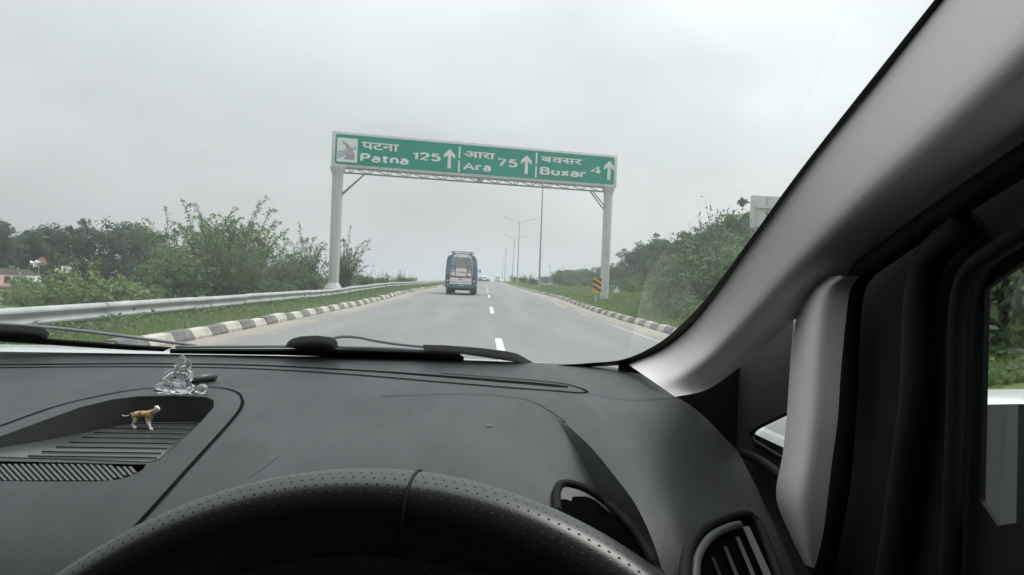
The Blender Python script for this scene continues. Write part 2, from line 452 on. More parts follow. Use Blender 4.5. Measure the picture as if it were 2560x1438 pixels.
# ================================================================ SIGN GANTRY
P0 = Vector((-7.53, 38.0)); P1 = Vector((6.74, 41.3))
GDIR = (P1 - P0).normalized(); GLEN = (P1 - P0).length; GANG = math.atan2(GDIR.y, GDIR.x)
ZB, ZT = 6.39, 8.08
gan = setp(empty('sign_gantry', (P0.x, P0.y, 0), GANG), 'wide green overhead direction sign on two grey posts spanning the road', 'road sign')
def to_sign(px, py):
    d = ray(px, py); nrm = Vector((-GDIR.y, GDIR.x, 0)); o = Vector((P0.x, P0.y, 0))
    tt = nrm.dot(o - EYE) / nrm.dot(d); p = EYE + d * tt - o
    return Vector((p.x * GDIR.x + p.y * GDIR.y, p.z))
panel = obj('sign_board', *bevel_box((GLEN / 2, .14, (ZB + ZT) / 2), (GLEN, .26, ZT - ZB), .02), M['alu'], gan, smooth=True, angle=40)
def rrect(x0, x1, z0, z1, r, n=5):
    pts = []
    for cx, cz, a0 in ((x1 - r, z1 - r, 0), (x0 + r, z1 - r, 90), (x0 + r, z0 + r, 180), (x1 - r, z0 + r, 270)):
        for k in range(n + 1):
            a = math.radians(a0 + 90 * k / n); pts.append((cx + r * math.cos(a), cz + r * math.sin(a)))
    return pts
def plate(name, pts, y0, y1, m, parent):
    n = len(pts)
    V = [Vector((x, y0, z)) for x, z in pts] + [Vector((x, y1, z)) for x, z in pts]
    Fc = [tuple(range(n)), tuple(range(2 * n - 1, n - 1, -1))] + [(i, n + i, n + (i + 1) % n, (i + 1) % n) for i in range(n)]
    return obj(name, V, Fc, m, parent)
plate('green_face', rrect(.16, GLEN - .16, ZB + .13, ZT - .13, .10), .0055, .02, M['green'], panel)
YF = -.004
def text_mesh(s, bold=.012, spacing=1.0):
    c = bpy.data.curves.new('letters', 'FONT'); c.body = s; c.resolution_u = 3; c.offset = bold; c.space_character = spacing
    c.extrude = .004
    o = bpy.data.objects.new('tmp', c); COL.objects.link(o)
    dg = bpy.context.evaluated_depsgraph_get(); dg.update()
    me = bpy.data.meshes.new_from_object(o.evaluated_get(dg))
    bpy.data.objects.remove(o); bpy.data.curves.remove(c)
    return me
def bounds(me):
    a = np.array([v.co[:] for v in me.vertices]); return a.min(0), a.max(0)
def fit_text(me, x0, x1, z0, z1, parent, m, name='lettering', y=YF, base=None):
    """stretch a text mesh (xy plane) into the box x0..x1, z0..z1 of the sign's front"""
    lo, hi = bounds(me)
    if base is not None: lo[1] = base
    sx = (x1 - x0) / (hi[0] - lo[0]); sz = (z1 - z0) / (hi[1] - lo[1])
    for v in me.vertices:
        v.co = Vector((x0 + (v.co.x - lo[0]) * sx, y - v.co.z * .8, z0 + (v.co.y - lo[1]) * sz))
    me.materials.clear(); me.materials.append(m)
    me.update()
    return link(name, me, parent)
def sign_text(s, tl, br_base, bold=.018, spacing=1.0, base=0.0):
    a = to_sign(*tl); b = to_sign(*br_base)
    fit_text(text_mesh(s, bold, spacing), a.x, b.x, b.y, a.y, panel, M['signwhite'], base=base)
# bottom-right reference y values are the baseline seen at the right end of each word
def arc(cx, cy, rx, ry, a0, a1, n=11):
    return [(cx + rx * math.cos(math.radians(a_)), cy + ry * math.sin(math.radians(a_))) for a_ in np.linspace(a0, a1, n)]
GLY = {
 'P': (.62, [[(0, 0), (0, 1)], [(0, 1), (.34, 1)] + arc(.34, .74, .27, .26, 90, -90) + [(0, .48)]]),
 'a': (.50, [[(.5, 0), (.5, .48)] + arc(.27, .48, .23, .23, 0, 155, 9), arc(.25, .205, .25, .205, 0, 360, 20)]),
 't': (.42, [[(.17, .93), (.17, .2)] + arc(.35, .2, .18, .2, 180, 280, 7), [(0, .70), (.42, .70)]]),
 'n': (.50, [[(0, 0), (0, .70)], arc(.25, .44, .25, .26, 180, 0) + [(.5, 0)]]),
 'A': (.86, [[(0, 0), (.43, 1), (.86, 0)], [(.16, .34), (.70, .34)]]),
 'r': (.38, [[(0, 0), (0, .70)], arc(.24, .43, .24, .27, 180, 65, 8) + [(.40, .68)]]),
 'B': (.64, [[(0, 0), (0, 1)], [(0, 1), (.35, 1)] + arc(.35, .77, .22, .23, 90, -90) + [(0, .54)], [(.35, .54)] + arc(.37, .27, .27, .27, 90, -90) + [(0, 0)]]),
 'u': (.50, [[(0, .70), (0, .26)] + arc(.25, .26, .25, .26, 180, 360), [(.5, .70), (.5, 0)]]),
 'x': (.50, [[(0, 0), (.5, .70)], [(0, .70), (.5, 0)]]),
 '1': (.26, [[(0, .80), (.26, 1), (.26, 0)]]),
 '2': (.58, [arc(.29, .71, .28, .29, 165, -40, 13) + [(.0, .0), (.6, 0)]]),
 '5': (.58, [[(.54, 1), (.10, 1), (.06, .55)] + arc(.28, .33, .30, .33, 112, -150, 15)]),
 '7': (.58, [[(0, 1), (.58, 1), (.20, 0)]]),
 '4': (.64, [[(.46, 0), (.46, 1), (0, .26), (.64, .26)]])}
def stroke_word(s, w=.125, gap=.32):
    parts = []; x = 0
    for ch in s:
        adv, strokes = GLY[ch]
        for k, st in enumerate(strokes):
            st2 = [st[0]]
            for q in st[1:]:
                if abs(q[0] - st2[-1][0]) + abs(q[1] - st2[-1][1]) > 1e-4: st2.append(q)
            V, Fc = tube([(x + p_, 0, q) for p_, q in st2], w, 8)
            parts.append(([Vector((v.x, v.y * .06 - k * .0006, v.z)) for v in V], Fc))
        x += adv + gap
    return join(parts)
def sign_text(s, tl, br_base, *_a):
    a = to_sign(*tl); b = to_sign(*br_base); V, Fc = stroke_word(s)
    x0 = min(v.x for v in V); x1 = max(v.x for v in V); z0 = -.125; z1 = 1.125
    V = [Vector((a.x + (v.x - x0) / (x1 - x0) * (b.x - a.x), YF + v.y, b.y + (v.z - z0) / (z1 - z0) * (a.y - b.y))) for v in V]
    obj('lettering', V, Fc, M['signwhite'], panel)
sign_text('Patna', (901, 382.5), (1020.5, 413.3), .022, 1.06, -.009)
sign_text('125', (1031.5, 379), (1101.5, 404.8), .022, 1.06, -.009)
sign_text('Ara', (1158, 404.5), (1227, 430), .022, 1.04, -.009)
sign_text('75', (1246, 395.5), (1293.8, 420), .022, 1.04, -.009)
sign_text('Buxar', (1350, 416.7), (1464, 445.3), .022, 1.06, -.009)
sign_text('4', (1475, 413.5), (1501, 436), .022)
def hindi_text(s, tl, br):
    a = to_sign(*tl); b = to_sign(*br)
    fit_text(text_mesh(s, .022), a.x, b.x, b.y, a.y, panel, M['signwhite'])
hindi_text('पटना', (904.5, 354.5), (997, 379.6))
hindi_text('आरा', (1160.5, 377), (1237.5, 399.6))
# the conjunct in the third word: the first consonant loses its right-hand loop and joins the next one
def devanagari_join():
    a = text_mesh('ब', .02); k = text_mesh('क', .02); s_ = text_mesh('सर', .02)
    bm = bmesh.new(); bm.from_mesh(k)
    lo, hi = bounds(k); cut = lo[0] + (hi[0] - lo[0]) * .70
    bmesh.ops.bisect_plane(bm, geom=list(bm.verts) + list(bm.edges) + list(bm.faces), plane_co=(cut, 0, 0), plane_no=(1, 0, 0), clear_outer=True)
    bm.to_mesh(k); bm.free()
    big = bmesh.new(); x = 0
    for me in (a, k, s_):
        lo, hi = bounds(me)
        for v in me.vertices: v.co.x += x - lo[0]
        x += hi[0] - lo[0] - .015
        big.from_mesh(me)
    r = bpy.data.meshes.new('letters'); big.to_mesh(r); big.free(); return r
a = to_sign(1353, 390.5); b = to_sign(1455, 413.5)
fit_text(devanagari_join(), a.x, b.x, b.y, a.y, panel, M['signwhite'])
def arrow(top, bottom, w):
    a = to_sign(*top); b = to_sign(*bottom); x = (a.x + b.x) / 2; h = a.y - b.y; hw = w / 2; s = w * .145
    pts = [(x, a.y), (x + hw, a.y - h * .30), (x + hw, a.y - h * .50), (x + s, a.y - h * .32), (x + s, b.y), (x - s, b.y), (x - s, a.y - h * .32),
           (x - hw, a.y - h * .50), (x - hw, a.y - h * .30)]
    # three convex pieces so the notch stays clean
    n = len(pts)
    V = [Vector((p, YF - .004, q)) for p, q in pts] + [Vector((p, .006, q)) for p, q in pts]
    Fc = [(0, 8, 7, 6, 3, 2, 1), (6, 5, 4, 3)] + [(i, (i + 1) % n, n + (i + 1) % n, n + i) for i in range(n)]
    obj('arrow', V, Fc, M['signwhite'], panel)
arrow((1125, 372.7), (1122, 421.2), .56); arrow((1317, 387.8), (1315, 435.3), .56); arrow((1523.6, 402.3), (1521.8, 450.6), .56)
for (t0, b0) in (((1149.5, 366.8), (1148.3, 395.7)), ((1148, 401.3), (1146.5, 430.6)), ((1341.8, 381.6), (1340.7, 409.8)), ((1340.3, 415), (1339.3, 443.9))):
    a = to_sign(*t0); b = to_sign(*b0); x = (a.x + b.x) / 2
    plate('divider', [(x - .04, b.y), (x + .04, b.y), (x + .04, a.y), (x - .04, a.y)], YF - .004, .006, M['signwhite'], panel)
# emblem: a grey road curling over a blue lattice bridge
a = to_sign(843.5, 343.5); b = to_sign(892.5, 407.5)
emb = plate('emblem_plate', [(a.x, b.y), (b.x, b.y), (b.x, a.y), (a.x, a.y)], YF - .004, .006, M['signwhite'], panel)
M['emb_grey'] = mat('emblem_grey', (.30, .31, .33), .5, (.36, .36, .38), 4)
M['emb_blue'] = mat('emblem_blue', (.13, .24, .38), .5, (.20, .31, .44), 6)
ew, eh = b.x - a.x, a.y - b.y
def E_(u, v): return (a.x + u * ew, b.y + v * eh)
def strip_plate(name, left, right, y, m):
    V = []; Fc = []
    for i, (p, q) in enumerate(zip(left, right)):
        V += [Vector((*[E_(*p)[0]], y, E_(*p)[1])), Vector((E_(*q)[0], y, E_(*q)[1]))]
    for i in range(len(left) - 1): Fc.append((2 * i, 2 * i + 1, 2 * i + 3, 2 * i + 2))
    obj(name, V, Fc, m, panel)
strip_plate('emblem_bridge', [(.03, .42), (.3, .47), (.55, .55), (.95, .66)], [(.03, .12), (.3, .22), (.5, .36), (.95, .58)], YF - .006, M['emb_blue'])
for k in range(3):
    strip_plate('emblem_bridge_gap', [(.03, .36 - k * .085), (.55, .52 - k * .05), (.95, .645 - k * .02)],
                [(.03, .325 - k * .085), (.55, .50 - k * .05), (.95, .635 - k * .02)], YF - .008, M['signwhite'])
strip_plate('emblem_road', [(.22, .83), (.38, .70), (.47, .52), (.48, .36), (.42, .22), (.33, .11)],
            [(.27, .88), (.52, .76), (.72, .58), (.84, .40), (.88, .24), (.84, .10)], YF - .010, M['emb_grey'])
# posts with flared heads and feet
def octo(pts, cx, n=8, rot=math.pi / 8):
    V, Fc = [], []
    for z, r in pts:
        for k in range(n):
            an = rot + 2 * math.pi * k / n; V.append(Vector((cx + r * math.cos(an), .16 + r * math.sin(an), z)))
    for i in range(len(pts) - 1):
        for k in range(n):
            Fc.append((i * n + k, i * n + (k + 1) % n, (i + 1) * n + (k + 1) % n, (i + 1) * n + k))
    Fc.append(tuple((len(pts) - 1) * n + k for k in range(n)))
    return V, Fc
for cx, zg, r, fl in ((.33, .12, .265, 1.7), (GLEN - .38, .35, .225, 1.0)):
    V, Fc = octo([(zg - .4, r * fl), (zg + .42, r * fl), (zg + .6, r * (1 + .35 * (fl - 1))), (zg + .7, r), (ZB - .62, r * 1.04), (ZB - .36, r * 1.06),
                  (ZB - .14, r * 1.42), (ZB - .004, r * 1.50)], cx)
    obj('post', V, Fc, M['post'], gan, smooth=True, angle=30)
# lattice under the board
zc = ZB - .25
for yy in (.04, .26):
    obj('truss_chord', *boxg((GLEN / 2, yy, zc), (GLEN - 1.2, .05, .05)), M['steel'], gan)
    obj('truss_chord', *boxg((GLEN / 2, yy, ZB - .03), (GLEN - 1.2, .05, .05)), M['steel'], gan)
nb = 14; x0, x1 = .9, GLEN - .95
me_diag = {}
for k in range(nb):
    xa = x0 + (x1 - x0) * k / nb; xb = x0 + (x1 - x0) * (k + 1) / nb
    for p, q in (((xa, zc), (xa + .24, ZB - .04)), ((xa, zc), (xa - .05, ZB - .04)), ((xa + .24, ZB - .05), (xb, zc))):
        obj('truss_brace', *tube([(p[0], .04, p[1]), (q[0], .04, q[1])], .024, 5), M['steel'], gan)
obj('truss_splice', *boxg((GLEN / 2, .15, ZB - .12), (.20, .30, .20)), M['steel'], gan)
for a0, a1 in (((.56, 5.12), (1.62, 6.16)), ((GLEN - .58, 5.32), (GLEN - 1.38, 6.16))):
    for yy in (.0, .30):
        obj('knee_brace', *tube([(a0[0], yy, a0[1] - yy * .25), (a1[0], yy, a1[1])], .034, 6), M['steel'], gan)

# ---- back of a second gantry over the other carriageway
c0 = at(1880, 488, 44); c1 = at(1878, 570, 44)
g2 = setp(empty('sign_gantry', (c0.x, 44, 0), GANG * .2), 'pale back of a second sign gantry half hidden behind the windscreen pillar', 'road sign')
bb = obj('sign_board', *bevel_box((4.5, .1, (c0.z + c1.z) / 2), (9.0, .18, c0.z - c1.z), .02), M['post'], g2)
zt = c0.z; hh = c0.z - c1.z
for k in range(5):
    obj('panel_joint', *boxg((.9 + 1.8 * k, -.0, (c0.z + c1.z) / 2), (.02, .02, hh - .06)), M['steel'], bb)
obj('board_rail', *boxg((4.55, -.07, zt - .36 * hh), (8.6, .12, .10)), M['post'], g2)
obj('board_rail', *boxg((4.55, -.07, zt - .93 * hh), (8.6, .12, .10)), M['post'], g2)
for k in range(6):
    xa = .35 + 1.5 * k
    obj('board_brace', *tube([(xa, -.08, zt - .36 * hh), (xa + (.75 if k % 2 else -.0), -.08, zt - .92 * hh)], .03, 6), M['post'], g2)
for cx in (.62, 8.4):
    V, Fc = octo([(-.1, .4), (.4, .4), (.6, .26), (c1.z - .22, .26), (c1.z - .02, .36)], cx)
    obj('post', V, Fc, M['post'], g2, smooth=True, angle=30)

# ---- hazard marker beside the gantry post and a small triangle sign
hm = setp(empty('hazard_marker', tuple(at(1491, 735, 39.2))), 'yellow and black striped hazard board beside the right gantry post', 'hazard marker')
zb0 = hm.location.z
obj('marker_post', *boxg((0, .03, .1), (.06, .04, 1.3)), M['galv'], hm)
brd = obj('marker_board', *boxg((0, 0, .42), (.42, .02, .80)), M['yellow'], hm)
for k in range(4):
    z = .02 + k * .27 + .08
    pts = [(-.205, z + .21), (-.205, z + .34), (.205, z + .13), (.205, z)]
    cl_ = [(x, min(max(q, .025), .815)) for x, q in pts]
    if cl_[0][1] - cl_[3][1] > -.01:
        plate('stripe', [cl_[3], cl_[2], cl_[1], cl_[0]], -.016, -.0105, M['black'], brd)
hm.rotation_euler = (0, .04, 0)
p = at(1541, 737, 47)
ts = setp(empty('triangle_sign', (p.x, p.y, p.z)), 'tiny white triangular warning sign in the bushes right of the gantry post', 'road sign')
obj('sign_post', *boxg((0, .02, .0), (.04, .03, .7)), M['galv'], ts)
plate('sign_plate', [(-.20, .12), (.20, .12), (0, .50)], -.012, .0, M['signwhite'], ts)

# ---- street lamps on the median
def street_lamp(x, y, h, label, lean=0.0, arm=2.6):
    e = setp(empty('street_lamp', (x, y, gz(x, y) - .05)), label, 'street lamp', 'street lamps along the median')
    e.rotation_euler = (0, lean, .08)
    obj('pole', *tube([(0, 0, 0), (0, 0, .6), (0, 0, .62), (0, 0, h)], [.15, .14, .11, .055], 8), M['lamp_pole'], e, smooth=True, angle=40)
    for s_ in (-1, 1):
        obj('arm', *tube([(0, 0, h - .12), (s_ * arm * .5, 0, h + .22), (s_ * arm * .82, 0, h + .52)], [.04, .033, .028], 6), M['lamp_pole'], e)
        V, Fc = bevel_box((s_ * arm * .92, 0, h + .60), (.70, .22, .10), .03)
        rot = Matrix.Rotation(-s_ * .28, 3, 'Y'); c = Vector((s_ * arm * .92, 0, h + .60))
        obj('lamp_head', [rot @ (v - c) + c for v in V], Fc, M['lamp_pole'], e)
for (tpx, tpy, d, lab, lean) in ((1357, 462, 84, 'tallest thin street lamp whose head hides behind the green sign', -.004),
                                 (1299, 555, 140, 'twin arm street lamp standing clear below the green sign', .0),
                                 (1288, 596, 193, 'leaning twin arm street lamp, third along the median', .035),
                                 (1264.8, 621, 256, 'faint street lamp, fourth along the median', .0),
                                 (1258, 641, 335, 'farthest and faintest street lamp near the road crest', .0)):
    p = at(tpx, tpy, d); xb = p.x - lean * (p.z)
    street_lamp(xb, d, p.z - gz(xb, d) + .05, lab, lean)
p = at(1376, 664, 190)
e = setp(empty('street_lamp', (p.x, 190, 0)), 'short thin lamp post in front of the far right trees', 'street lamp', 'street lamps along the median')
obj('pole', *tube([(0, 0, 0), (0, 0, p.z)], [.10, .06], 6), M['lamp_pole'], e)
obj('lamp_head', *boxg((-.35, 0, p.z + .02), (.9, .2, .10)), M['lamp_pole'], e)

# ================================================================ VEHICLES
M['van_blue'] = mat('van_teal_paint', (.062, .14, .195), .35, (.075, .16, .215), 1.2, coat=.4)
M['van_teal'] = mat('van_bumper_teal', (.065, .125, .125), .45, (.08, .14, .14), 2)
M['van_white'] = mat('van_white', (.80, .78, .78), .4, (.72, .69, .69), 3)
M['van_lav'] = mat('van_trim', (.42, .50, .53), .4, (.36, .44, .47), 4)
M['tyre'] = mat('tyre', (.03, .03, .032), .85, (.05, .05, .05), 10)
M['dark'] = mat('underbody', (.03, .032, .034), .8, (.045, .045, .045), 6)
M['glass_van'] = mat('van_glass', (.21, .225, .225), .22, (.26, .27, .27), 2)
M['redtext'] = mat('red_lettering', (.32, .12, .12), .5, (.25, .10, .12), 9)
M['tail'] = mat('tail_lamp', (.10, .035, .03), .25, (.08, .04, .035), 9, coat=.5)
M['rev'] = mat('reverse_lamp', (.75, .75, .72), .2, (.6, .6, .6), 9, coat=.5)
vp = at(1150.7, 735, 52)
vz = zr(52)
van = setp(empty('minibus', (vp.x, 52, vz), -.01), 'teal blue minibus with roof rack seen from behind in the left lane', 'minibus')
half = [(.50, .96), (.62, 1.02), (1.0, 1.04), (1.66, 1.035), (2.05, 1.005), (2.32, .975), (2.48, .935), (2.585, .86), (2.645, .70), (2.67, .35)]
def section(y, sx=1.0, sz=1.0, dz=0.0):
    r = [Vector((-w * sx, y, .5 + (z - .5) * sz + dz)) for z, w in half]
    return r + [Vector((-p.x, p.y, p.z)) for p in reversed(r)]
secs = [section(.06, .975, .985), section(.0 + .14), section(1.0), section(3.0), section(4.6), section(5.4, .98, .96), section(6.0, .94, .72), section(6.4, .9, .45)]
V, Fc = grid(secs); n_ = len(secs[0])
Fc.append(tuple(range(n_))); k = (len(secs) - 1) * n_
Fc.append(tuple(k + i for i in range(n_ - 1, -1, -1)))
for i in range(len(secs) - 1): Fc.append((i * n_ + n_ - 1, i * n_, (i + 1) * n_, (i + 1) * n_ + n_ - 1))
body = obj('body', V, Fc, M['van_blue'], van, smooth=True, angle=35)
zz = lambda q: (1215 - q) * .002935        # read-off scale for heights on the rear face
xx = lambda q: (q - 815) * .002935
def vp_(name, pts, y0, m, parent=None, th=.03):
    return plate(name, [(xx(a_), zz(b_)) for a_, b_ in pts][::-1], y0, y0 + th, m, parent or body)
door = vp_('rear_door_frame', [(560, 975), (575, 985), (1035, 990), (1055, 975), (1070, 700), (1065, 470), (1040, 370), (1005, 315), (960, 298), (690, 292), (650, 308), (620, 360), (595, 470), (568, 700)], .03, M['van_lav'], th=.05)
vp_('upper_panel', [(640, 366), (1030, 372), (1000, 322), (955, 304), (695, 298), (660, 315)], .022, M['van_white'], door, .01)
win = vp_('rear_window', [(585, 800), (1045, 806), (1050, 500), (1022, 380), (640, 372), (605, 490)], .020, M['glass_van'], door, .012)
vp_('poster_panel', [(692, 788), (930, 792), (932, 640), (915, 622), (708, 618), (694, 636)], .008, M['van_white'], win, .012)
for xa, xb in ((590, 682), (952, 1040)):
    vp_('side_frame', [(xa - 8, 800), (xb + 6, 804), (xb + 6, 560), (xa - 4, 556)], .012, M['dark'], win, .008)
    vp_('side_light', [(xa + 6, 640), (xb - 6, 642), (xb - 8, 575), (xa + 8, 572)], .006, M['glass_van'], win, .008)
    vp_('side_notice', [(xa + 6, 700), (xb - 6, 702), (xb - 8, 650), (xa + 8, 648)], .006, M['van_lav'], win, .008)
    vp_('side_notice', [(xa + 6, 785), (xb - 6, 789), (xb - 8, 712), (xa + 8, 710)], .006, M['van_white'], win, .008)
vp_('lower_panel', [(566, 965), (585, 980), (1030, 984), (1048, 965), (1052, 838), (562, 832)], .020, M['van_white'], door, .012)
vp_('trim_bar', [(564, 826), (1054, 832), (1054, 812), (566, 806)], .018, M['redtext'], door, .012)
vp_('number_plate', [(752, 888), (852, 890), (850, 836), (754, 834)], .012, M['kerb_w'], door, .008)
fit_text(text_mesh('EXPRESS', .02), xx(725), xx(905), zz(728), zz(690), win, M['redtext'], 'rear_lettering', .004)
random.seed(8)
for xa, xb in ((585, 745), (850, 1020)):                    # worn red lettering, no longer readable
    x = xa
    while x < xb:
        w = random.uniform(9, 20); h = random.uniform(16, 40)
        vp_('worn_lettering', [(x, 938), (x + w * .55, 938), (x + w * .7, 938 - h), (x + w * .2, 938 - h * .8)], .015, M['redtext'], door, .006)
        x += w + 4
obj('bumper', *bevel_box((0, .02, .585), (2.08, .26, .26), .05), M['van_teal'], van, smooth=True, angle=40)
obj('bumper_plate', *boxg((0.0, -.125, .63), (.42, .02, .06)), M['van_lav'], van)
for s_ in (-1, 1):
    lx = s_ * .86
    tl = obj('tail_lamp', *bevel_box((lx, .02, 1.02), (.17, .08, .52), .03), M['dark'], van)
    obj('red_lens', *bevel_box((lx, -.025, 1.14), (.12, .04, .16), .015), M['tail'], tl)
    obj('clear_lens', *bevel_box((lx, -.025, .92), (.10, .04, .13), .015), M['rev'], tl)
    wx = s_ * .78
    for wy in (.95, 4.9):
        V, Fc = [], []
        bm = bmesh.new(); bmesh.ops.create_cone(bm, cap_ends=True, segments=24, radius1=.36, radius2=.36, depth=.40)
        bmesh.ops.rotate(bm, cent=(0, 0, 0), matrix=Matrix.Rotation(math.pi / 2, 3, 'Y'), verts=bm.verts)
        bmesh.ops.bevel(bm, geom=[e_ for e_ in bm.edges if len(e_.link_faces) == 2 and e_.calc_face_angle(0) > .8], offset=.05, segments=2, affect='EDGES')
        bmesh.ops.translate(bm, vec=(wx, wy, .36), verts=bm.verts)
        me = bpy.data.meshes.new('wheel'); bm.to_mesh(me); bm.free(); me.materials.append(M['tyre']); link('wheel', me, van)
    if s_ > 0:
        mr = obj('side_mirror', *bevel_box((1.16, 5.0, 1.66), (.10, .14, .22), .03), M['dark'], van)
        obj('mirror_arm', *tube([(1.0, 5.1, 1.75), (1.14, 5.02, 1.72)], .015, 5), M['dark'], van)
    else:
        obj('side_mirror', *bevel_box((-1.10, 5.0, 1.60), (.10, .14, .22), .03), M['dark'], van)
obj('axle', *tube([(-.8, .95, .36), (.8, .95, .36)], .07, 8), M['dark'], van)
obj('mud_flap', *boxg((-.78, .50, .35), (.36, .02, .36)), M['dark'], van)
obj('mud_flap', *boxg((.78, .50, .35), (.36, .02, .36)), M['dark'], van)
obj('chassis', *boxg((0, 3.0, .46), (1.2, 5.6, .12)), M['dark'], van)
rk = obj('roof_rack', *join([tube([(-.68, .25, 2.84), (.68, .25, 2.84)], .024, 6), tube([(-.68, .25, 2.73), (.68, .25, 2.73)], .024, 6),
                            tube([(-.68, .25, 2.84), (-.68, 4.5, 2.84)], .024, 6), tube([(.68, .25, 2.84), (.68, 4.5, 2.84)], .024, 6)]), M['dark'], van)
for x in (-.62, -.5, .5, .62): obj('rack_leg', *tube([(x, .25, 2.85), (x, .27, 2.60)], .022, 5), M['dark'], rk)
obj('rack_leg', *tube([(.05, .25, 2.84), (.05, .25, 2.73)], .02, 5), M['dark'], rk)
for x in (-.33, .42): obj('ladder_rail', *tube([(x, .26, 2.72), (x, .012, 2.60), (x, .004, 2.42)], .014, 5), M['dark'], rk)
for k in range(5): obj('rack_slat', *boxg((0, .6 + .85 * k, 2.73), (1.36, .05, .02)), M['dark'], rk)

M['car_white'] = mat('car_white_paint', (.70, .71, .72), .3, (.64, .65, .66), 1.5, coat=.5)
M['car_grey'] = mat('car_grey_paint', (.30, .31, .32), .35, (.26, .27, .28), 1.5, coat=.4)
M['car_glass'] = mat('dark_car_glass', (.05, .06, .065), .1, (.07, .08, .085), 2)
M['lit'] = bpy.data.materials.new('lit_headlamp'); M['lit'].use_nodes = True
_b = M['lit'].node_tree.nodes['Principled BSDF']; _b.inputs['Emission Color'].default_value = (1, .95, .85, 1); _b.inputs['Emission Strength'].default_value = 6
def hatchback(loc, rz, label, hscale=1.0, lit=False, paint='car_white'):
    e = setp(empty('car', loc, rz), label, 'car')
    prof = [(0, .30), (0.02, .75), (.10, .95), (.28, 1.38), (.55, 1.50), (1.6, 1.54), (2.3, 1.46), (2.95, 1.02), (3.7, .88), (3.85, .65), (3.88, .30)]
    prof = [(y, z * hscale) for y, z in prof]
    rows = []
    for wf, zf in ((-.80, 1), (-.83, .97), (.83, .97), (.80, 1)):
        rows.append([Vector((wf * (1 - .16 * max(0, z - .95)), y, z if abs(wf) < .81 else z)) for y, z in prof])
    V = rows[0] + rows[3]; n = len(prof)
    Fc = [(i, i + 1, n + i + 1, n + i) for i in range(n - 1)] + [tuple(range(n - 1, -1, -1)), tuple(range(n, 2 * n)), (0, n, 2 * n - 1, n - 1)]
    b_ = obj('body', V, Fc, M[paint], e)
    obj('rear_window', [(-.58, .105, 1.02 * hscale), (.58, .105, 1.02 * hscale), (.52, .262, 1.36 * hscale), (-.52, .262, 1.36 * hscale)], [(0, 1, 2, 3)], M['car_glass'], b_)
    obj('windscreen', [(.62, 2.90, 1.06 * hscale), (-.62, 2.90, 1.06 * hscale), (-.55, 2.34, 1.45 * hscale), (.55, 2.34, 1.45 * hscale)], [(0, 1, 2, 3)], M['car_glass'], b_)
    obj('bumper', *boxg((0, -.02, .42), (1.62, .12, .22)), M['dark'], e)
    for s_ in (-1, 1):
        obj('tail_lamp', *boxg((s_ * .70, .01, .82 * hscale), (.16, .08, .24)), M['tail'], e)
        if lit: obj('headlight', *bevel_box((s_ * .60, 3.84, .72), (.26, .12, .18), .03), M['lit'], e)
        for wy in (.7, 3.1): obj('wheel', *tube([(s_ * .72 - .1, wy, .29), (s_ * .72 + .1, wy, .29)], .29, 14), M['tyre'], e)
    return e
p = at(1211, 706, 232)
hatchback((p.x, 232, zr(232)), .0, 'small pale hatchback far ahead to the right of the minibus')
p = at(1241, 700, 262)
hatchback((p.x + .7, 262, zr(262)), math.pi - .02, 'distant oncoming car with bright headlights at the road crest', 1.0, True, 'car_grey')
p = at(1253, 699, 252)
hatchback((4.1, 250, zr(250)), math.pi, 'distant grey car close to the grassy median edge at the crest', 1.15, False, 'car_grey')

# ================================================================ VEGETATION
rng = np.random.default_rng(11)
def unit(a):
    return a / np.maximum(np.linalg.norm(a, axis=1, keepdims=True), 1e-9)
def leaf_quads(c, nrm, size, aspect=.5, fold=0.0, droop=None):
    """rhombic leaves: centre, facing, length"""
    n = len(c); size = np.broadcast_to(np.asarray(size, float), (n,))[:, None]
    t = unit(np.cross(nrm, rng.normal(size=(n, 3))))
    if droop is not None: t = unit(t + droop)
    b = unit(np.cross(nrm, t))
    V = np.empty((n, 4, 3))
    V[:, 0] = c - t * size * .5; V[:, 2] = c + t * size * .5
    V[:, 1] = c + b * size * aspect * .5; V[:, 3] = c - b * size * aspect * .5
    return V.reshape(-1, 3)
def crown(blobs, n, sub_r=.32, per=26, fill=.55):
    """clumped leaf points: ellipsoid blobs -> many sub-clumps near their surface -> leaves"""
    bl = np.array([b[:6] for b in blobs], float)
    vol = bl[:, 3] * bl[:, 4] * bl[:, 5]; area = vol ** (2 / 3); p = area / area.sum()
    ns = max(6, n // per); bi = rng.choice(len(bl), ns, p=p)
    d = unit(rng.normal(size=(ns, 3))); rad = fill + (1.04 - fill) * rng.random(ns) ** .55
    lump = 1 + .16 * rng.normal(size=ns)
    C = bl[bi, :3] + d * bl[bi, 3:6] * (rad * lump)[:, None]
    si = rng.choice(ns, n); sr = (sub_r * bl[bi, 3:6].mean(1) * rng.uniform(.5, 1.3, ns))[si]
    off = rng.normal(size=(n, 3)); off = unit(off) * (rng.random((n, 1)) ** .5) * sr[:, None]; off[:, 2] *= .7
    P = C[si] + off
    nrm = unit(d[si] * .6 + unit(off) * .7 + np.array([0, 0, .55]) + rng.normal(size=(n, 3)) * .45)
    return P, nrm
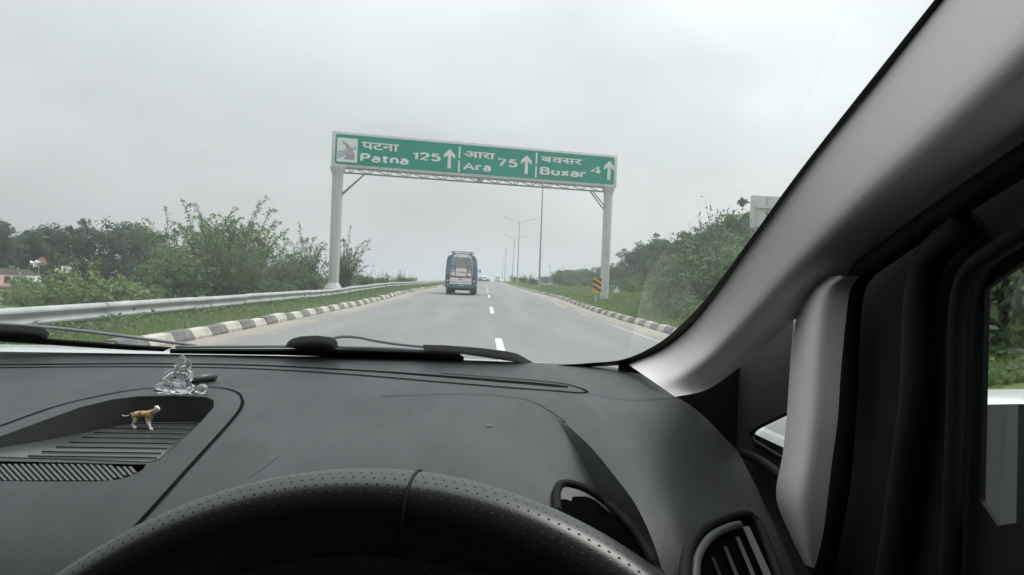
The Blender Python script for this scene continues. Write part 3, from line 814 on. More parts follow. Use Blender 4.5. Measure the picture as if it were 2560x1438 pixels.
def branches(base, blobs, r0, trunk_top):
    parts = [tube([base, base + Vector((.03 * r0, .0, trunk_top * .5)), base + Vector((0, .02, trunk_top))], [r0, r0 * .82, r0 * .66], 8)]
    for b_ in blobs:
        c = Vector(b_[:3]); s_ = base + Vector((0, 0, trunk_top * .93))
        mid = (s_ + c) / 2 + Vector((rng.normal() * .12, rng.normal() * .12, .1)) * (c - s_).length * .5
        parts.append(tube([s_, mid, c], [r0 * .5, r0 * .3, r0 * .10], 6))
        for k in range(3):
            d = Vector(unit(rng.normal(size=(1, 3)))[0]); e = c + Vector((d.x * b_[3], d.y * b_[4], abs(d.z) * b_[5])) * .85
            parts.append(tube([mid, (mid + e) / 2 + Vector((0, 0, .05)), e], [r0 * .2, r0 * .12, r0 * .04], 5))
    return join(parts)
def make_tree_data(key, blobs, n, lsize, leaf, r0, trunk_top, aspect=.55, sub_r=.32, per=26):
    P, nr = crown(blobs, n, sub_r, per)
    V = leaf_quads(P, nr, rng.uniform(.6, 1.25, n) * lsize, aspect)
    V[:, 2] = np.maximum(V[:, 2], .05)
    cm = fastmesh('crown', V, 4, M[leaf])
    tv, tf = branches(Vector((0, 0, -.4)), blobs, r0, trunk_top + .4)
    tm = mesh('trunk', tv, tf, M['bark'], True)
    return cm, tm
def place_tree(data, name, loc, rz, scale, label, cat, group=None):
    e = setp(empty(name, loc, rz), label, cat, group)
    e.scale = scale if hasattr(scale, '__len__') else (scale,) * 3
    link('crown', data[0], e); link('trunk' if cat == 'tree' else 'stems', data[1], e)
    return e

# --- row of broad trees beyond the opposite carriageway (right)
def broad(h, w, seed):
    r = random.Random(seed); bl = []
    for k in range(9):
        a = r.uniform(0, 6.28); q = r.uniform(.25, .62) * w / 2
        z = h * r.uniform(.42, .80); s_ = w * r.uniform(.24, .34)
        bl.append((q * math.cos(a), q * math.sin(a), z, s_, s_, h * r.uniform(.16, .23)))
    bl.append((0, 0, h * .82, w * .24, w * .24, h * .17))
    bl.append((0, 0, h * .5, w * .36, w * .36, h * .25)); bl.append((0.2, -.4, h * .25, w * .38, w * .38, h * .22))
    return bl
tdat = [make_tree_data(k, broad(9.6, 9.5, 40 + k), 11000, .46, lf, .26, 3.2, sub_r=.40, per=44) for k, lf in enumerate(('leaf_mid', 'leaf_far', 'leaf_far', 'leaf_dark'))]
ordn = ['first', 'second', 'third', 'fourth', 'fifth', 'sixth', 'seventh', 'eighth', 'ninth', 'tenth', 'eleventh', 'twelfth', 'thirteenth', 'fourteenth', 'fifteenth', 'sixteenth']
rt = [(1990, 470, 66), (1900, 515, 78), (1838, 528, 86), (1775, 548, 93), (1715, 572, 102), (1655, 590, 113), (1612, 612, 124), (1555, 650, 150), (1510, 664, 172),
      (1462, 668, 200), (1425, 672, 232), (1396, 680, 262), (1372, 688, 300)]
for i, (px, py, d) in enumerate(rt):
    p = at(px, py, d)
    sc_ = (p.z - gz(p.x, d)) / 9.6
    w_ = max(.75, min(1.15, sc_)) if i < 7 else max(.85, sc_ * 1.35)
    lab = ('leafy tree beyond the median, %s in its row counting away from the pillar' % ordn[i])
    place_tree(tdat[[0, 1, 2, 1, 0, 3, 3, 1, 3, 1, 3, 1, 1][i]], 'roadside_tree', (p.x, d, gz(p.x, d) - .2), i * 1.7, (w_, w_, sc_), lab, 'tree', 'trees beyond the far carriageway')
# trees and hedge seen through the driver's side window
for i, (px, py, d, s_) in enumerate(((2440, 540, 17, .56), (2600, 440, 13.5, .56), (2300, 560, 30, .6))):
    p = at(px, py, d)
    place_tree(tdat[[0, 2, 1][i]], 'roadside_tree', (p.x, d, gz(p.x, d) - .2), i * 2.1, (s_ * .8, s_ * .8, s_),
               ['dark green tree outside the driver side window, nearer its front edge', 'green tree outside the driver side window at the frame edge',
                'green tree hidden mostly behind the black door frame'][i], 'tree')

# --- bushes of the median and verges
def bushy(w, h, seed, nb=7):
    r = random.Random(seed); bl = []
    for k in range(nb):
        a = r.uniform(0, 6.28); q = r.uniform(.1, .62) * w / 2; s_ = w * r.uniform(.18, .28)
        bl.append((q * math.cos(a), q * math.sin(a), h * r.uniform(.25, .72), s_, s_, h * r.uniform(.18, .30)))
    bl.append((0, 0, h * .35, w * .42, w * .42, h * .36))
    return bl
def bush_data(w, h, n, ls, leaf, seed, sprigs=0, aspect=.5):
    bl = bushy(w, h, seed); P, nr = crown(bl, n, .34, 16, .5)
    P[:, 2] = np.maximum(P[:, 2], .02)
    V = leaf_quads(P, nr, rng.uniform(.55, 1.3, n) * ls, aspect)
    parts = []
    r = random.Random(seed + 99); vs = [V]
    for k in range(sprigs):                                  # shoots that stick out of the mass
        a = r.uniform(0, 6.28); q = r.uniform(0, .4) * w; hh = h * r.uniform(.95, 1.4)
        b0 = np.array([q * math.cos(a), q * math.sin(a), h * .4]); tip = b0 + np.array([r.gauss(0, .2) * w * .5, r.gauss(0, .2) * w * .5, hh - h * .4])
        m = 22; tt = np.linspace(.15, 1, m)[:, None]; pts = b0 + (tip - b0) * tt + rng.normal(size=(m, 3)) * ls * .45
        vs.append(leaf_quads(pts, unit(rng.normal(size=(m, 3)) + [0, 0, .4]), rng.uniform(.6, 1.2, m) * ls * .9, aspect))
        parts.append(tube([b0, tip], [.012, .004], 4))
    cm = fastmesh('foliage', np.vstack(vs), 4, M[leaf])
    for k in range(5):
        a = r.uniform(0, 6.28); parts.append(tube([(0, 0, -.1), (math.cos(a) * w * .15, math.sin(a) * w * .15, h * .4), (math.cos(a) * w * .3, math.sin(a) * w * .3, h * .7)], [.03, .02, .008], 5))
    tv, tf = join(parts)
    return cm, mesh('stems', tv, tf, M['bark'])
bd = [bush_data(2.6, 1.5, 3000, .125, 'leaf_bush', 1, 6), bush_data(3.2, 2.0, 4200, .13, 'leaf_mid', 2, 8), bush_data(2.2, 1.2, 2400, .11, 'leaf_light', 3, 5),
      bush_data(3.0, 2.2, 3800, .15, 'leaf_bush', 4, 10)]
def place_bush(k, x, y, s_, label, group=None, name='bush', cat='bush', sz=None):
    e = setp(empty(name, (x, y, gz(x, y) - .06), random.uniform(0, 6.28)), label, cat, group)
    e.scale = (s_, s_, sz or s_)
    link('foliage', bd[k][0], e); link('stems', bd[k][1], e)
    return e
random.seed(21)
mb = [(6.0, 19.5, .42, 0), (6.05, 21.8, .44, 2), (6.3, 24.2, .50, 0), (6.7, 26.6, .62, 3), (7.25, 29.2, .84, 1), (7.6, 32.2, .72, 2), (8.2, 35.4, .70, 0), (8.1, 27.2, .95, 3), (9.0, 30.5, 1.0, 1), (9.3, 10.5, 1.0, 3), (7.6, 13.0, .85, 0), (10.8, 13.5, 1.1, 1), (8.8, 16.0, 1.05, 0), (11.5, 18, 1.15, 3), (8.0, 18.6, .8, 2), (9.9, 20.5, 1.05, 1), (8.9, 23.5, .95, 0),
      (11.4, 24.5, 1.15, 3), (9.6, 27.5, 1.05, 0), (11.9, 30, 1.1, 1), (8.9, 31.5, .75, 2), (10.6, 34.5, 1.0, 0), (9.5, 38.5, .8, 0), (11.8, 38.5, .95, 3), (10.6, 44, .8, 1), (9.4, 50, .6, 2),
      (10.9, 57, .7, 0), (9.8, 66, .6, 2), (11.2, 76, .7, 1), (9.6, 90, .62, 0), (10.4, 108, .7, 3)]
for i, (x, y, s_, k) in enumerate(mb):
    kind = ['grey green leafy', 'dark green leafy', 'light green low', 'tall sprawling'][k]
    if i < 7: lab = '%s bush close behind the right kerb, %s counting away from the car' % (kind, ordn[i])
    elif i < 23: lab = '%s bush in the middle of the median, %s counting away from the car' % (kind, ordn[i - 7])
    else: lab = '%s bush far along the median, %s beyond the gantry' % (kind, ordn[i - 23])
    place_bush(k, x, y, s_ * 1.22, lab, 'bushes on the median', sz=s_ * 1.35)
for i, (x, y, s_, k) in enumerate(((7.7, 11.6, 1.15, 3), (8.5, 12.6, 1.35, 1), (9.9, 14.4, 1.5, 3))):
    place_bush(k, x, y, s_, ['nearest sprawling bush outside the driver side window', 'dense green bush outside the driver side window behind the nearest one',
                             'tall bush at the back of the driver side window view'][i], 'bushes outside the side window')
for i, (px, d) in enumerate(((1560, 128), (1500, 150), (1600, 112), (1450, 180), (1660, 100), (1400, 215))):
    p = at(px, 700, d)
    place_bush(1, p.x + 1.0, d, 2.2, 'low dark undergrowth at the foot of the far tree row, %s from the left' % ordn[(2, 3, 4, 1, 5, 0)[i] if False else [3, 2, 4, 1, 5, 0][i]], 'undergrowth below the far trees', sz=1.7)
for i, (px, d, s_) in enumerate(((1308, 150, .9), (1283, 200, 1.0), (1330, 120, .8))):
    p = at(px, 700, d)
    place_bush(1, p.x, d, s_, ['small dark bush at the foot of the second street lamp', 'small dark bush near the road crest right of the oncoming car',
                               'small bush left of the tallest lamp post foot'][i], 'bushes on the median')
# left side
lb = [(-10.9, 21.6, 1.4, 2, 'bright green leafy bush close behind the crash barrier'), (-12.6, 24.5, 1.25, 2, 'light green bush at the left end of the crash barrier view'),
      (-10.6, 24.2, 1.05, 2, 'light green bush, right hand one beside the dirt patch'),
      (-10.0, 33, .95, 1, 'dark bush under the feathery shrubs on the left'), (-11.8, 36, 1.0, 0, 'grey green bush under the feathery shrubs, left side'),
      (-9.2, 39, .95, 1, 'dense green bush left of the gantry post'), (-9.9, 43, 1.0, 3, 'tall dense bush just behind the left gantry post'), (-8.9, 49, .85, 1, 'dark bush just right of the left gantry post'),
      (-8.8, 56, .8, 1, 'dark rounded bush right of the left gantry post'), (-9.2, 64, .7, 0, 'small pale bush between gantry post and minibus'),
      (-8.8, 76, .75, 2, 'light green bush left of the minibus'), (-8.6, 92, .8, 0, 'small bush nearest to the minibus on the left'), (-14, 47, 1.2, 1, 'dark bush behind the feathery shrubs'),
      (-12.0, 31.5, 1.15, 3, 'sprawling green bush at the left foot of the feathery shrubs'), (-10.6, 35.5, 1.2, 2, 'light green bush in the middle of the feathery shrubs'), (-9.6, 36.5, 1.1, 2, 'light green bush at the right foot of the feathery shrubs'),
      (-17.5, 31, 1.0, 2, 'light green bush at the far left between barrier and house'), (-20.5, 37, 1.1, 0, 'grey green bush in the field right of the flagpole'), (-23.5, 41, 1.0, 2, 'small light bush in the field in front of the house'),
      (-8.9, 70, .7, 1, 'low green bush midway between left gantry post and minibus'), (-8.8, 84, .75, 1, 'low dark bush beyond the light green one left of the minibus')]
for x, y, s_, k, lab in lb: place_bush(k, x, y, s_, lab, 'bushes behind the crash barrier')

# --- feathery shrubs with long wands of small leaves
def wand_data(h, w, nst, leaf, seed, lpl=46, ls=.13):
    r = random.Random(seed); vs = []; parts = []
    for k in range(nst):
        a = r.uniform(0, 6.28); L_ = h * (r.uniform(.55, 1.02) if k > 4 else r.uniform(1.1, 1.3)); sp = w * r.uniform(.12, .62)
        lean = Vector((math.cos(a), math.sin(a), 0))
        p0 = Vector((r.gauss(0, .15), r.gauss(0, .15), 0)); p1 = p0 + Vector((0, 0, L_ * .45)) + lean * sp * .35
        p2 = p0 + Vector((0, 0, L_ * .85)) + lean * sp * .8; p3 = p0 + Vector((0, 0, L_ * r.uniform(.85, 1.08))) + lean * sp * 1.2
        C = catmull([p0, p1, p2, p3], 12); parts.append(tube(C, list(np.linspace(.024, .005, 12)), 4))
        C2 = np.array(catmull([p0, p1, p2, p3], lpl))
        i0 = int(lpl * .22); pts = C2[i0:]; tang = unit(np.gradient(C2, axis=0)[i0:])
        for rep in range(6):
            if rep >= 2:
                cut = int(len(pts) * (.72, .60, .50, .42)[rep - 2]); pts = pts[:cut]; tang = tang[:cut]
            off = unit(rng.normal(size=pts.shape)) * rng.uniform(.05, .34, (len(pts), 1)) * (1.15 - np.linspace(0, .8, len(pts)))[:, None]
            vs.append(leaf_quads(pts + off, unit(rng.normal(size=pts.shape) + [0, 0, .5]), rng.uniform(.6, 1.3, len(pts)) * ls, .34, droop=unit(off) * .8 + tang * .6))
    cm = fastmesh('crown', np.vstack(vs), 4, M[leaf]); tv, tf = join(parts)
    return cm, mesh('stems', tv, tf, M['bark'])
wd = [wand_data(4.2, 3.2, 46, 'leaf_light', 5, 64, .16), wand_data(3.8, 3.4, 44, 'leaf_light', 6, 60, .16), wand_data(3.6, 2.8, 38, 'leaf_mid', 7, 56, .15)]
for i, (px, py, d, k, sx) in enumerate(((430, 575, 37, 2, 1.15), (505, 562, 35, 1, 1.1), (560, 548, 33.5, 0, 1.05), (625, 552, 34.5, 0, 1.05), (590, 590, 32.5, 1, 1.1), (700, 612, 38, 1, 1.0), (770, 602, 43, 2, 1.0), (868, 604, 46, 2, .95))):
    p = at(px, py, d); g = gz(p.x, d); s_ = (p.z - g) / (4.3, 3.9, 3.7)[k] / .98
    lab = ['dark feathery shrub at the left end of the tall shrub clump', 'feathery shrub with thin arching twigs, second of the clump', 'tall light green feathery shrub with the highest left tip',
           'tall light green feathery shrub with the highest right tip', 'mid green feathery shrub at the front of the clump', 'feathery shrub at the right end of the tall clump',
           'dark twiggy shrub just left of the left gantry post', 'dark twiggy shrub sticking out right of the left gantry post'][i]
    e = setp(empty('feathery_shrub', (p.x, d, g - .1), i * 1.3), lab, 'shrub', 'feathery shrubs on the left'); e.scale = (s_ * sx, s_ * sx, s_)
    link('crown', wd[k][0], e); link('stems', wd[k][1], e)

# --- big dark tree and others behind the village, left
def wide_tree(w, h, seed):
    r = random.Random(seed); bl = []
    for k in range(16):
        x = r.uniform(-.46, .46) * w; top = h * (1 - 1.5 * (x / w) ** 2)
        s_ = w * r.uniform(.14, .20); bl.append((x, r.uniform(-.2, .2) * w, top * r.uniform(.55, .86), s_, s_, h * r.uniform(.13, .19)))
    for k in range(5): bl.append(((k - 2) * w * .19, 0, h * .34, w * .14, w * .16, h * .30))
    return bl
big = make_tree_data('big', wide_tree(17, 6.8, 3), 30000, .46, 'leaf_dark', .35, 1.6, sub_r=.42, per=60)
p = at(240, 600, 85)
place_tree(big, 'spreading_tree', (p.x, 85, gz(p.x, 85) - .3), .1, (1, .8, 1.0), 'wide dark spreading tree behind the village walls on the left', 'tree')
p = at(-10, 560, 72); s_ = (p.z + 1.4) / 9.6
place_tree(tdat[3], 'village_tree', (p.x, 72, gz(p.x, 72)), .5, (s_ * .62, s_ * .62, s_), 'dark tree at the left edge of the view', 'tree')
for i, (px, py, d, s2) in enumerate(((455, 655, 95, 1.0), (520, 640, 110, 1.1), (1205, 691, 330, 1.0), (1175, 692, 350, 1.0), (700, 660, 130, .9))):
    p = at(px, py, d); g = -1.0 if d < 300 else -3.4; s_ = (p.z - g) / 9.6
    place_tree(tdat[3 if i % 2 else 1], 'distant_tree', (p.x, d, g), i * 1.1, (s_ * s2 * 1.3, s_ * s2 * 1.3, s_),
               ['dark tree behind the dirt patch right of the spreading tree', 'dark tree behind the left feathery shrubs, just left of the clump middle', 'hazy low tree beyond the crest beside the far hatchback',
                'hazy low tree beyond the crest just right of the minibus', 'distant tree behind the right of the shrub clump', 'distant dark tree behind the left spreading tree'][i], 'tree')

# --- grass and low weeds (uncountable)
def scatter(n, x0, x1, y0, y1, power=1.6):
    u = rng.random(n); y = y0 + (y1 - y0) * u ** power; x = rng.uniform(x0, x1, n)
    z = np.array([gz(a, b) for a, b in zip(x, y)]); return np.stack([x, y, z], 1)
def grass_field(name, areas, h0, h1):
    P = np.vstack([scatter(*a) for a in areas]); n = len(P)
    # tufts: pull blades towards shared roots
    hgt = rng.uniform(h0, h1, n) * (0.7 + .7 * rng.random(n)); a = rng.uniform(0, 6.28, n)
    side = np.stack([np.cos(a), np.sin(a), np.zeros(n)], 1) * (.010 + .010 * rng.random((n, 1))) * np.clip(P[:, 1:2] / 14, 1, 3)
    lean = rng.normal(size=(n, 3)) * .35 * hgt[:, None]; lean[:, 2] = 0
    V = np.empty((n, 3, 3)); V[:, 0] = P - side; V[:, 1] = P + side; V[:, 2] = P + lean + np.stack([0 * hgt, 0 * hgt, hgt], 1)
    return setp(link(name, fastmesh(name, V.reshape(-1, 3), 3, M['grass'])), None, None, None, 'stuff')
g1 = grass_field('grass', [(60000, -7.6, -5.3, 8, 75), (12000, -10, -7.5, 10, 60), (50000, 5.32, 9.0, 9, 80), (14000, 5.3, 9, 60, 200), (10000, -8, -5.3, 60, 200), (16000, 8.5, 13.5, 8, 60)], .05, .17)
setp(g1, 'short rough grass on the verge and median', 'grass')
def weed_field():
    P = np.vstack([scatter(1500, -7.9, -5.6, 8, 80), scatter(1900, 5.6, 8.2, 9, 90), scatter(700, -9.5, -7.3, 10, 60), scatter(1200, 7.5, 13, 9, 110)])
    k = 11; n = len(P) * k; c = np.repeat(P, k, 0); s_ = np.repeat(rng.uniform(.3, 1.0, len(P)) ** 1.5, k)
    off = rng.normal(size=(n, 3)) * np.stack([.13 * s_, .13 * s_, .07 * s_], 1); c = c + off; c[:, 2] += .16 * s_ + .03
    V = leaf_quads(c, unit(rng.normal(size=(n, 3)) * .6 + [0, 0, 1]), rng.uniform(.06, .13, n), .55)
    return setp(link('weeds', fastmesh('weeds', V, 4, M['leaf_bush'])), 'low leafy weeds in the verge and median grass', 'weeds', None, 'stuff')
weed_field()

# ================================================================ VILLAGE EDGE, LEFT
M['limewash'] = mat('limewashed_wall', (.66, .65, .62), .85, (.52, .50, .47), 1.2, bump=.2, bscale=6)
M['tile'] = mat('red_roof_tile', (.27, .16, .135), .75, (.34, .23, .195), 4, bump=.3, bscale=9)
M['mud'] = mat('mud_wall', (.22, .17, .13), .9, (.30, .25, .20), 2, bump=.3, bscale=6)
M['thatch'] = mat('thatch', (.05, .04, .032), .95, (.085, .07, .055), 8, bump=.6, bscale=18)
M['saffron'] = mat('flag_cloth', (.38, .20, .17), .8, (.42, .24, .2), 6)
def wall_box(name, parent, a, b, m, **k): return obj(name, *boxg(((a[0] + b[0]) / 2, (a[1] + b[1]) / 2, (a[2] + b[2]) / 2), (b[0] - a[0], b[1] - a[1], b[2] - a[2])), m, parent, **k)
D = 58.0
def vpt(px, py, dd=58.0): q = at(px, py, dd); return q.x, q.z
x_a, z_top = vpt(-60, 716); x_b, _ = vpt(68, 716)
gl = gz(x_a, D)
hs = setp(empty('house', (x_a, D, gl)), 'low whitewashed house with red tile roof at the left edge', 'house')
wd_ = x_b - x_a; ht = z_top - gl
wall_box('wall', hs, (0, 0, -.2), (wd_, 4.5, ht), M['limewash'])
_, zr1 = vpt(0, 697)
rf_w = vpt(30, 700)[0] - x_a
V = [(-.3, -.35, ht - .02), (rf_w, -.35, ht - .02), (rf_w, 1.6, zr1 - gl + .1), (-.3, 1.6, zr1 - gl + .1), (-.3, -.35, ht + .10), (rf_w, -.35, ht + .10), (rf_w, 1.6, zr1 - gl + .24), (-.3, 1.6, zr1 - gl + .24)]
obj('roof', V, BOXF, M['tile'], hs)
gx0, _ = vpt(42, 714); gx1, _ = vpt(67, 714); gxm, zg = vpt(57, 689)
gx0 -= x_a; gx1 -= x_a; gxm -= x_a; zg -= gl
V = [(gx0, -.06, ht - .01), (gx1, -.06, ht - .01), (gxm, -.06, zg), (gx0, 2.2, ht - .01), (gx1, 2.2, ht - .01), (gxm, 2.2, zg)]
obj('gable', V, [(0, 1, 2), (5, 4, 3), (0, 3, 4, 1), (1, 4, 5, 2), (2, 5, 3, 0)], M['limewash'], hs)
dx = vpt(58, 740)[0] - x_a
wall_box('door', hs, (dx - .35, -.03, -.1), (dx + .2, .02, 1.0), M['mud'])
for q in (18, 40): 
    wx = vpt(q, 740)[0] - x_a; wall_box('window', hs, (wx - .25, -.025, .45), (wx + .2, .02, .95), M['thatch'])
# thatched hut behind it
hx0, hz0 = vpt(-70, 706, 66); hx1, hz1 = vpt(52, 684, 66)
ht2 = setp(empty('hut', (hx0, D + 8, gl)), 'dark thatched hut roof behind the red tiled house', 'hut')
w2 = hx1 - hx0
obj('wall', *boxg((w2 * .55, 1.5, .3), (w2 * .8, 2.2, 1.2)), M['mud'], ht2)
zz2 = hz1 - gl + .35
V = [(-.4, -.3, zz2 - 1.0), (w2 * 1.15, -.3, zz2 - 1.0), (w2 * 1.15, 3.3, zz2 - 1.0), (-.4, 3.3, zz2 - 1.0), (.4, 1.5, zz2), (w2 * .95, 1.5, zz2)]
obj('roof', V, [(0, 1, 5, 4), (2, 3, 4, 5), (1, 2, 5), (3, 0, 4), (3, 2, 1, 0)], M['thatch'], ht2)
# compound wall with a low bench in front
wx0, wz = vpt(72, 716); wx1, _ = vpt(114, 716)
cw = setp(empty('compound_wall', (wx0, D + .5, gl)), 'plain white compound wall left of the bright green bush', 'wall')
obj('wall_face', *boxg(((wx1 - wx0) / 2, 0, (wz - gl) / 2 - .1), (wx1 - wx0, .22, wz - gl + .2)), M['limewash'], cw)
obj('coping', *boxg(((wx1 - wx0) / 2, 0, wz - gl + .03), (wx1 - wx0 + .1, .30, .06)), M['mud'], cw)
bx, bz = vpt(92, 744)
bn = setp(empty('bench', (bx, D - 2, gz(bx, D - 2))), 'dark low bench in front of the white compound wall', 'bench')
obj('seat', *boxg((0, 0, .62), (1.4, .4, .06)), M['thatch'], bn)
for s_ in (-.55, .55): obj('leg', *boxg((s_, 0, .29), (.08, .35, .62)), M['thatch'], bn)
for i, q in enumerate((4, 12, 22, 33, 46)):
    fx, fz = vpt(q, 738); 
    fp = setp(obj('fence_post', *tube([(0, 0, -.2), (.03, 0, 1.15 + .1 * (i % 2))], [.07, .05], 6), M['thatch'] if i % 2 else M['limewash'], loc=(fx, D - 3, gz(fx, D - 3)), smooth=True),
              '%s short fence post from the left edge in front of the house' % ordn[i], 'fence post', 'fence posts by the house')
for q, lab, top in ((70, 'grey utility pole between the house and the compound wall', 680), (117, 'thin dark flagpole left of the bright green bush', 646)):
    fx, fz = vpt(q, top)
    po = setp(empty('flagpole' if q > 100 else 'utility_pole', (fx, D - 1, gz(fx, D - 1))), lab, 'pole')
    hp = fz - gz(fx, D - 1)
    obj('pole', *tube([(0, 0, -.2), (0, 0, hp)], [.085 if q < 100 else .05, .05 if q < 100 else .03], 7), M['post'] if q < 100 else M['lamp_pole'], po)
    if q > 100:
        V = [(.0, 0, hp - .05), (.25, .04, hp + .12), (.62, .02, hp - .35), (.3, -.03, hp - .50), (0, 0, hp - .58)]
        obj('flag', V + [(a_, b_ + .015, c_) for a_, b_, c_ in V], [(0, 1, 2, 3, 4), (9, 8, 7, 6, 5)] + [(i, i + 5, (i + 1) % 5 + 5, (i + 1) % 5) for i in range(5)], M['saffron'], po)
        for k, (sx_, sz_) in enumerate(((-.25, -.35), (-.05, -.55), (.12, -.30))):
            obj('loudspeaker', *tube([(sx_, 0, hp + sz_), (sx_ - .28, -.1, hp + sz_ - .02)], [.05, .17], 10), M['signwhite'], po)
    else:
        obj('crossarm', *boxg((0, 0, hp - .25), (.9, .08, .08)), M['lamp_pole'], po)
# bare dirt patch behind the barrier
dp = at(420, 735, 38)
rows = []
for j in range(9):
    r = []
    for i in range(13):
        y = 44 + j * 3.4; x = -28 + i * 1.0 + .6 * math.sin(j * 1.3); x2 = x
        r.append(Vector((x, y, gz(x, y) + .02 + (.05 if 0 < i < 12 and 0 < j < 8 else -.12))))
    rows.append(r)
M['dirt'] = mat('bare_dirt', (.33, .29, .25), .95, (.25, .22, .18), 2.2, bump=.5, bscale=15)
setp(obj('dirt_patch', *grid(rows), M['dirt'], smooth=True), kind='structure')

# ================================================================ HAZE
hz = bpy.data.materials.new('air'); hz.use_nodes = True; hz.node_tree.nodes.remove(hz.node_tree.nodes['Principled BSDF'])
pv = hz.node_tree.nodes.new('ShaderNodeVolumePrincipled'); pv.inputs['Color'].default_value = (.93, .97, 1, 1); pv.inputs['Density'].default_value = HAZE_DENSITY
pv.inputs['Anisotropy'].default_value = .2
hz.node_tree.links.new(pv.outputs[0], hz.node_tree.nodes['Material Output'].inputs['Volume'])
if HAZE_DENSITY > 0:
    V, Fc = boxg((0, 3000, 2.0), (8600, 6600, 30.0))
    hb = setp(obj('haze', V, Fc, hz), None, None, None, 'stuff')
    hb['label'] = 'pale grey haze in the humid air over the road'; hb['category'] = 'haze'

# ================================================================ THE CAR WE SIT IN
K = 1.30                                             # interior is laid out in eye-relative units, then sized to the real cabin
def I(p): return EYE + Vector((p[0], p[1], p[2])) * K
car = setp(empty('car', (0, 0, 0)), 'white car we sit in, seen from the driver seat: dashboard, wheel, pillar and door', 'car')
M['dash'] = mat('dashboard_plastic', (.020, .022, .024), .47, (.026, .028, .030), 2.2, bump=.10, bscale=640, spec=.42)
M['dash2'] = mat('tray_plastic', (.045, .047, .050), .28, (.055, .056, .058), 5, bump=.03, bscale=300)
M['seam'] = mat('dark_seam', (.004, .004, .005), .9, spec=.05)
M['seam2'] = mat('soft_crease', (.016, .017, .018), .6, spec=.3)
M['rubber'] = mat('black_rubber', (.006, .006, .007), .75, (.009, .009, .010), 9, bump=.1, bscale=90, spec=.18)
M['frit'] = mat('windscreen_border', (.012, .013, .014), .45, (.016, .017, .018), 9)
M['trim'] = mat('pillar_trim', (.74, .715, .685), .8, (.77, .745, .715), 3, bump=.08, bscale=420, spec=.25)
M['darkshadetrim'] = mat('dark_and_shaded_trim', (.040, .040, .040), .7, (.048, .048, .047), 5, bump=.1, bscale=400, spec=.2)  # dark parts, and the pale quarter trim with shade in its colour
M['frame'] = mat('door_frame_black', (.009, .009, .010), .7, (.013, .013, .013), 4, spec=.2)
M['liner'] = mat('cabin_lining', (.05, .05, .05), .9, (.06, .06, .058), 3, spec=.1)
M['wiper'] = mat('wiper_plastic', (.15, .165, .175), .5, (.18, .195, .205), 30, bump=.1, bscale=200)
M['paint'] = mat('white_car_paint', (.72, .74, .76), .25, (.68, .70, .72), 2, coat=.6)
M['grille'] = mat('grille_plastic', (.06, .062, .064), .45, (.07, .072, .074), 8)
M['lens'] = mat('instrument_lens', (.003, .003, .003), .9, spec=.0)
M['greybar'] = mat('cluster_grey', (.06, .06, .06), .5, (.07, .07, .07), 9)
M['dust'] = mat('dust_mark', (.075, .074, .072), .5, (.045, .045, .045), 240)
M['screen'] = glassmat('windscreen_glass', (.97, .985, .98), .75, film=.022)
M['pane'] = glassmat('door_glass', (.93, .95, .93), .8)

# worn, wiped plastic: the sheen of the dashboard top is uneven
_t = M['dash'].node_tree; _co = _t.nodes.new('ShaderNodeTexCoord').outputs['Object']
_mp = _t.nodes.new('ShaderNodeMapping'); _mp.inputs['Scale'].default_value = (3.0, 1.2, 1.0); _mp.inputs['Rotation'].default_value = (0, 0, .5); _t.links.new(_co, _mp.inputs[0])
_t.links.new(mrange(_t, noise(_t, _mp.outputs[0], 3.5, 7, .62), .30, .72, .40, .57), _t.nodes['Principled BSDF'].inputs['Roughness'])
_ty = np.linspace(.38, 1.25, 400)
_tz = np.interp(_ty, [.38, .44, .465, .50, .55, .60, .70, .85, .98, 1.10, 1.25], [-.66, -.46, -.31, -.236, -.189, -.167, -.147, -.130, -.121, -.115, -.111])
_k = np.exp(-np.linspace(-2, 2, 31) ** 2); _k /= _k.sum()
_tzs = np.convolve(np.pad(_tz, 15, mode='edge'), _k, 'valid')
def H0(x, y):
    z = float(np.interp(y, _ty, _tzs))
    if x > .13:
        c = .6 + 6.5 * float(1 - S(.62, .92, y)); lim = .80 / (2 * c); q = x - .13
        z -= c * q * q if q < lim else c * lim * lim + .80 * (q - lim)
    if x < -.1: z -= .022 * (-x - .1)
    return z
def march(px, py, fn, y0=.40, y1=1.24):
    d = ray(px, py); a = y0
    for y in np.arange(y0, y1, .004):
        if d.z * y - fn(d.x * y, y) < 0: break
        a = y
    b = min(a + .004, y1)
    for _ in range(24):
        m_ = (a + b) / 2
        if d.z * m_ - fn(d.x * m_, m_) < 0: b = m_
        else: a = m_
    return d * a
crease_px = [(960, 990), (1150, 986), (1300, 996), (1372, 1026), (1450, 1092), (1550, 1207), (1610, 1302), (1648, 1400), (1668, 1480)]
crease = [march(px, py, H0) for px, py in crease_px]
CR = np.array([(p.x, p.y) for p in catmull([(q.x, q.y) for q in crease], 40)] if False else [(p[0], p[1]) for p in catmull([(q.x, q.y) for q in crease], 40)])
def crease_drop(x, y):
    w = float(S(-.06, .05, x) * (1 - S(.58, .82, y)))
    if w <= 0: return 0.0
    # inside = nearer/left of the crease line
    d2 = (CR[:, 0] - x) ** 2 + (CR[:, 1] - y) ** 2; i = int(d2.argmin()); d = math.sqrt(d2[i])
    j = min(max(i, 1), len(CR) - 2); t = CR[j + 1] - CR[j - 1]; n = np.array([t[1], -t[0]])
    side = (np.array([x, y]) - CR[i]).dot(n)
    return w * .034 * (1 - min(d / .16, 1)) ** 1.6 * 1.35 if (side > 0 and d > .002) else 0.0
def H(x, y): return H0(x, y) - crease_drop(x, y)
def on_dash(px, py, lift=0.0):
    p = march(px, py, H); return Vector((p.x, p.y, p.z + lift))
